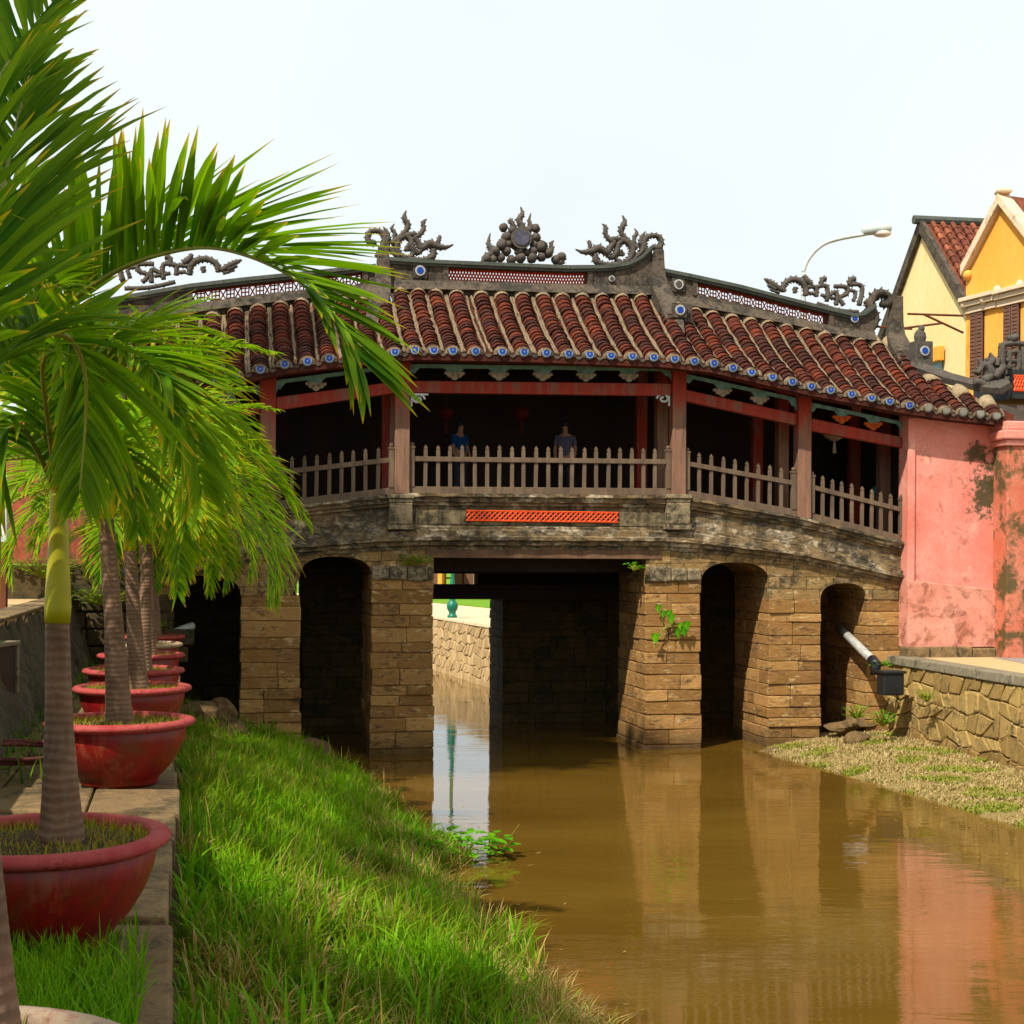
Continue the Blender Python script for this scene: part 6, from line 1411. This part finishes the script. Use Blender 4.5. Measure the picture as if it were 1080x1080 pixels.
frond(H1, at((62, 500, 6.3), (70, 420, 6.1), (95, 372, 5.9), (135, 372, 5.7), (168, 400, 5.6), (180, 440, 5.55)), n=56, llen=.5, lw=.016, lift=35, liftend=15, droop=.3, seed=21, mat='palm_leaf_light', start=.3)
frond(H1, at((58, 505, 6.4), (40, 400, 6.2), (35, 330, 6.0), (50, 300, 5.8), (75, 310, 5.6)), n=50, llen=.42, lw=.016, lift=40, droop=.25, seed=22, mat='palm_leaf_light', start=.3)
# nearest palm, its trunk at the left edge
p0 = P(-24, 1068, 3.4)
H0 = thing('palm_tree', p0, 'nearest palm, trunk cut by the left edge, fronds filling the top left corner', 'palm', 'potted palms in a row along the ledge')
palm_trunk(H0, [(P(-24, 1085, 3.4), .1), (P(-26, 1040, 3.4), .09), (P(-38, 850, 3.4), .07), (P(-46, 640, 3.4), .055)], ringh=.025)
mb = MB(); mb.tube(at((-46, 642, 3.4), (-47, 600, 3.4), (-50, 520, 3.4), (-54, 430, 3.4)), [.06, .062, .05, .035], 18, ref=(0, 1, 0)); build(mb, 'crownshaft', M['crownshaft'], H0, smooth=True)
frond(H0, at((-54, 440, 3.4), (-40, 360, 3.55), (-15, 270, 3.75), (5, 190, 3.95), (18, 130, 4.1), (30, 85, 4.2), (38, 52, 4.3)), n=50, llen=.6, lw=.0165, lift=22, droop=.2, seed=11, fwd=.85, start=.12)
frond(H0, at((-54, 435, 3.4), (-30, 405, 3.55), (10, 372, 3.75), (48, 352, 3.9), (76, 360, 4.0), (90, 395, 4.05), (90, 450, 4.1), (84, 520, 4.1)), n=56, llen=.42, lw=.012, lift=38, liftend=5, droop=.4, seed=12, fwd=.8, mat='palm_leaf')
frond(H0, at((-54, 435, 3.4), (-60, 300, 3.5), (-35, 160, 3.7), (20, 50, 3.9), (95, -40, 4.1)), n=44, llen=.5, lw=.016, lift=30, droop=.2, seed=13)
frond(H0, at((-54, 435, 3.4), (-90, 330, 3.2), (-170, 290, 3.0), (-260, 330, 2.8)), n=30, llen=.4, lw=.018, lift=30, droop=.3, seed=14)
frond(H0, at((-54, 435, 3.5), (-50, 330, 3.9), (-30, 250, 4.4), (0, 220, 5.0), (40, 240, 5.5)), n=40, llen=.5, lw=.02, lift=35, droop=.25, seed=15)

# ================================================================== TREES added on the left terrace, out of view, only to shade the bank
def tree(x, y, zt, r_, rz, n, label, seed):
    rs = random.Random(seed); base = Vector((x - 2.6, y - .5, 2.85)); root = thing('added_shade_tree', base, label, 'tree', 'big trees added out of view on the left terrace'); c = Vector((x, y, zt))
    mb = MB(); mb.tube([base, base + (c - base) * .3 + Vector((-.4, .1, .3)), base + (c - base) * .62, c - Vector((.4, 0, .8))], [.32, .24, .18, .1], 12); fk = base + (c - base) * .62
    for k in range(7): a = k * .9; e = c + Vector((math.cos(a) * r_ * .7, math.sin(a) * r_ * .7, rs.uniform(-.2, .5) * rz)); mb.tube([fk, fk + (e - fk) * .5 + Vector((0, 0, .3)), e], [.11, .06, .02], 7)
    build(mb, 'trunk', M['trunk'], root, smooth=True); lm = MB(); uv = []
    cl = [c + Vector((math.cos(a) * rr * r_, math.sin(a) * rr * r_, rs.uniform(-.8, .8) * rz)) for a, rr in ((rs.uniform(0, 6.28), rs.random() ** .5) for _ in range(26))]
    for i in range(n):
        q = cl[i % 26]; p_ = q + Vector((rs.gauss(0, .5), rs.gauss(0, .5), rs.gauss(0, .32))); d_ = Vector((rs.uniform(-1, 1), rs.uniform(-1, 1), rs.uniform(-.7, .3))).normalized(); s_ = d_.cross(Vector((rs.uniform(-.3, .3), .1, 1))).normalized(); l = rs.uniform(.18, .32)
        lm.add([p_, p_ + d_ * l * .5 + s_ * l * .28, p_ + d_ * l, p_ + d_ * l * .5 - s_ * l * .28], [(0, 1, 2, 3)]); uv += [(.1, 0), (.4, 0), (.7, 0), (.4, 0)]
    build(lm, 'crown', M['grass'], root, uv=uv, fixn=False)
tree(-8.3, 17.6, 14.8, 3.2, 1.6, 24000, 'big broadleaf tree added out of view on the left terrace to shade the left arches', 1)
tree(-6.3, .9, 10.6, 2.2, 1.3, 10000, 'big broadleaf tree added out of view on the left terrace to shade the nearest pots', 2)

# ------------------------------------------------------------------ overall albedo of the materials
for m in bpy.data.materials:
    t = m.node_tree; b = t.nodes.get('Principled BSDF')
    if not b or not b.inputs['Base Color'].is_linked: continue
    src = b.inputs['Base Color'].links[0].from_socket; h = t.nodes.new('ShaderNodeHueSaturation'); h.inputs['Value'].default_value = .9; h.inputs['Saturation'].default_value = 1.14
    t.links.new(src, h.inputs['Color']); t.links.new(h.outputs[0], b.inputs['Base Color'])
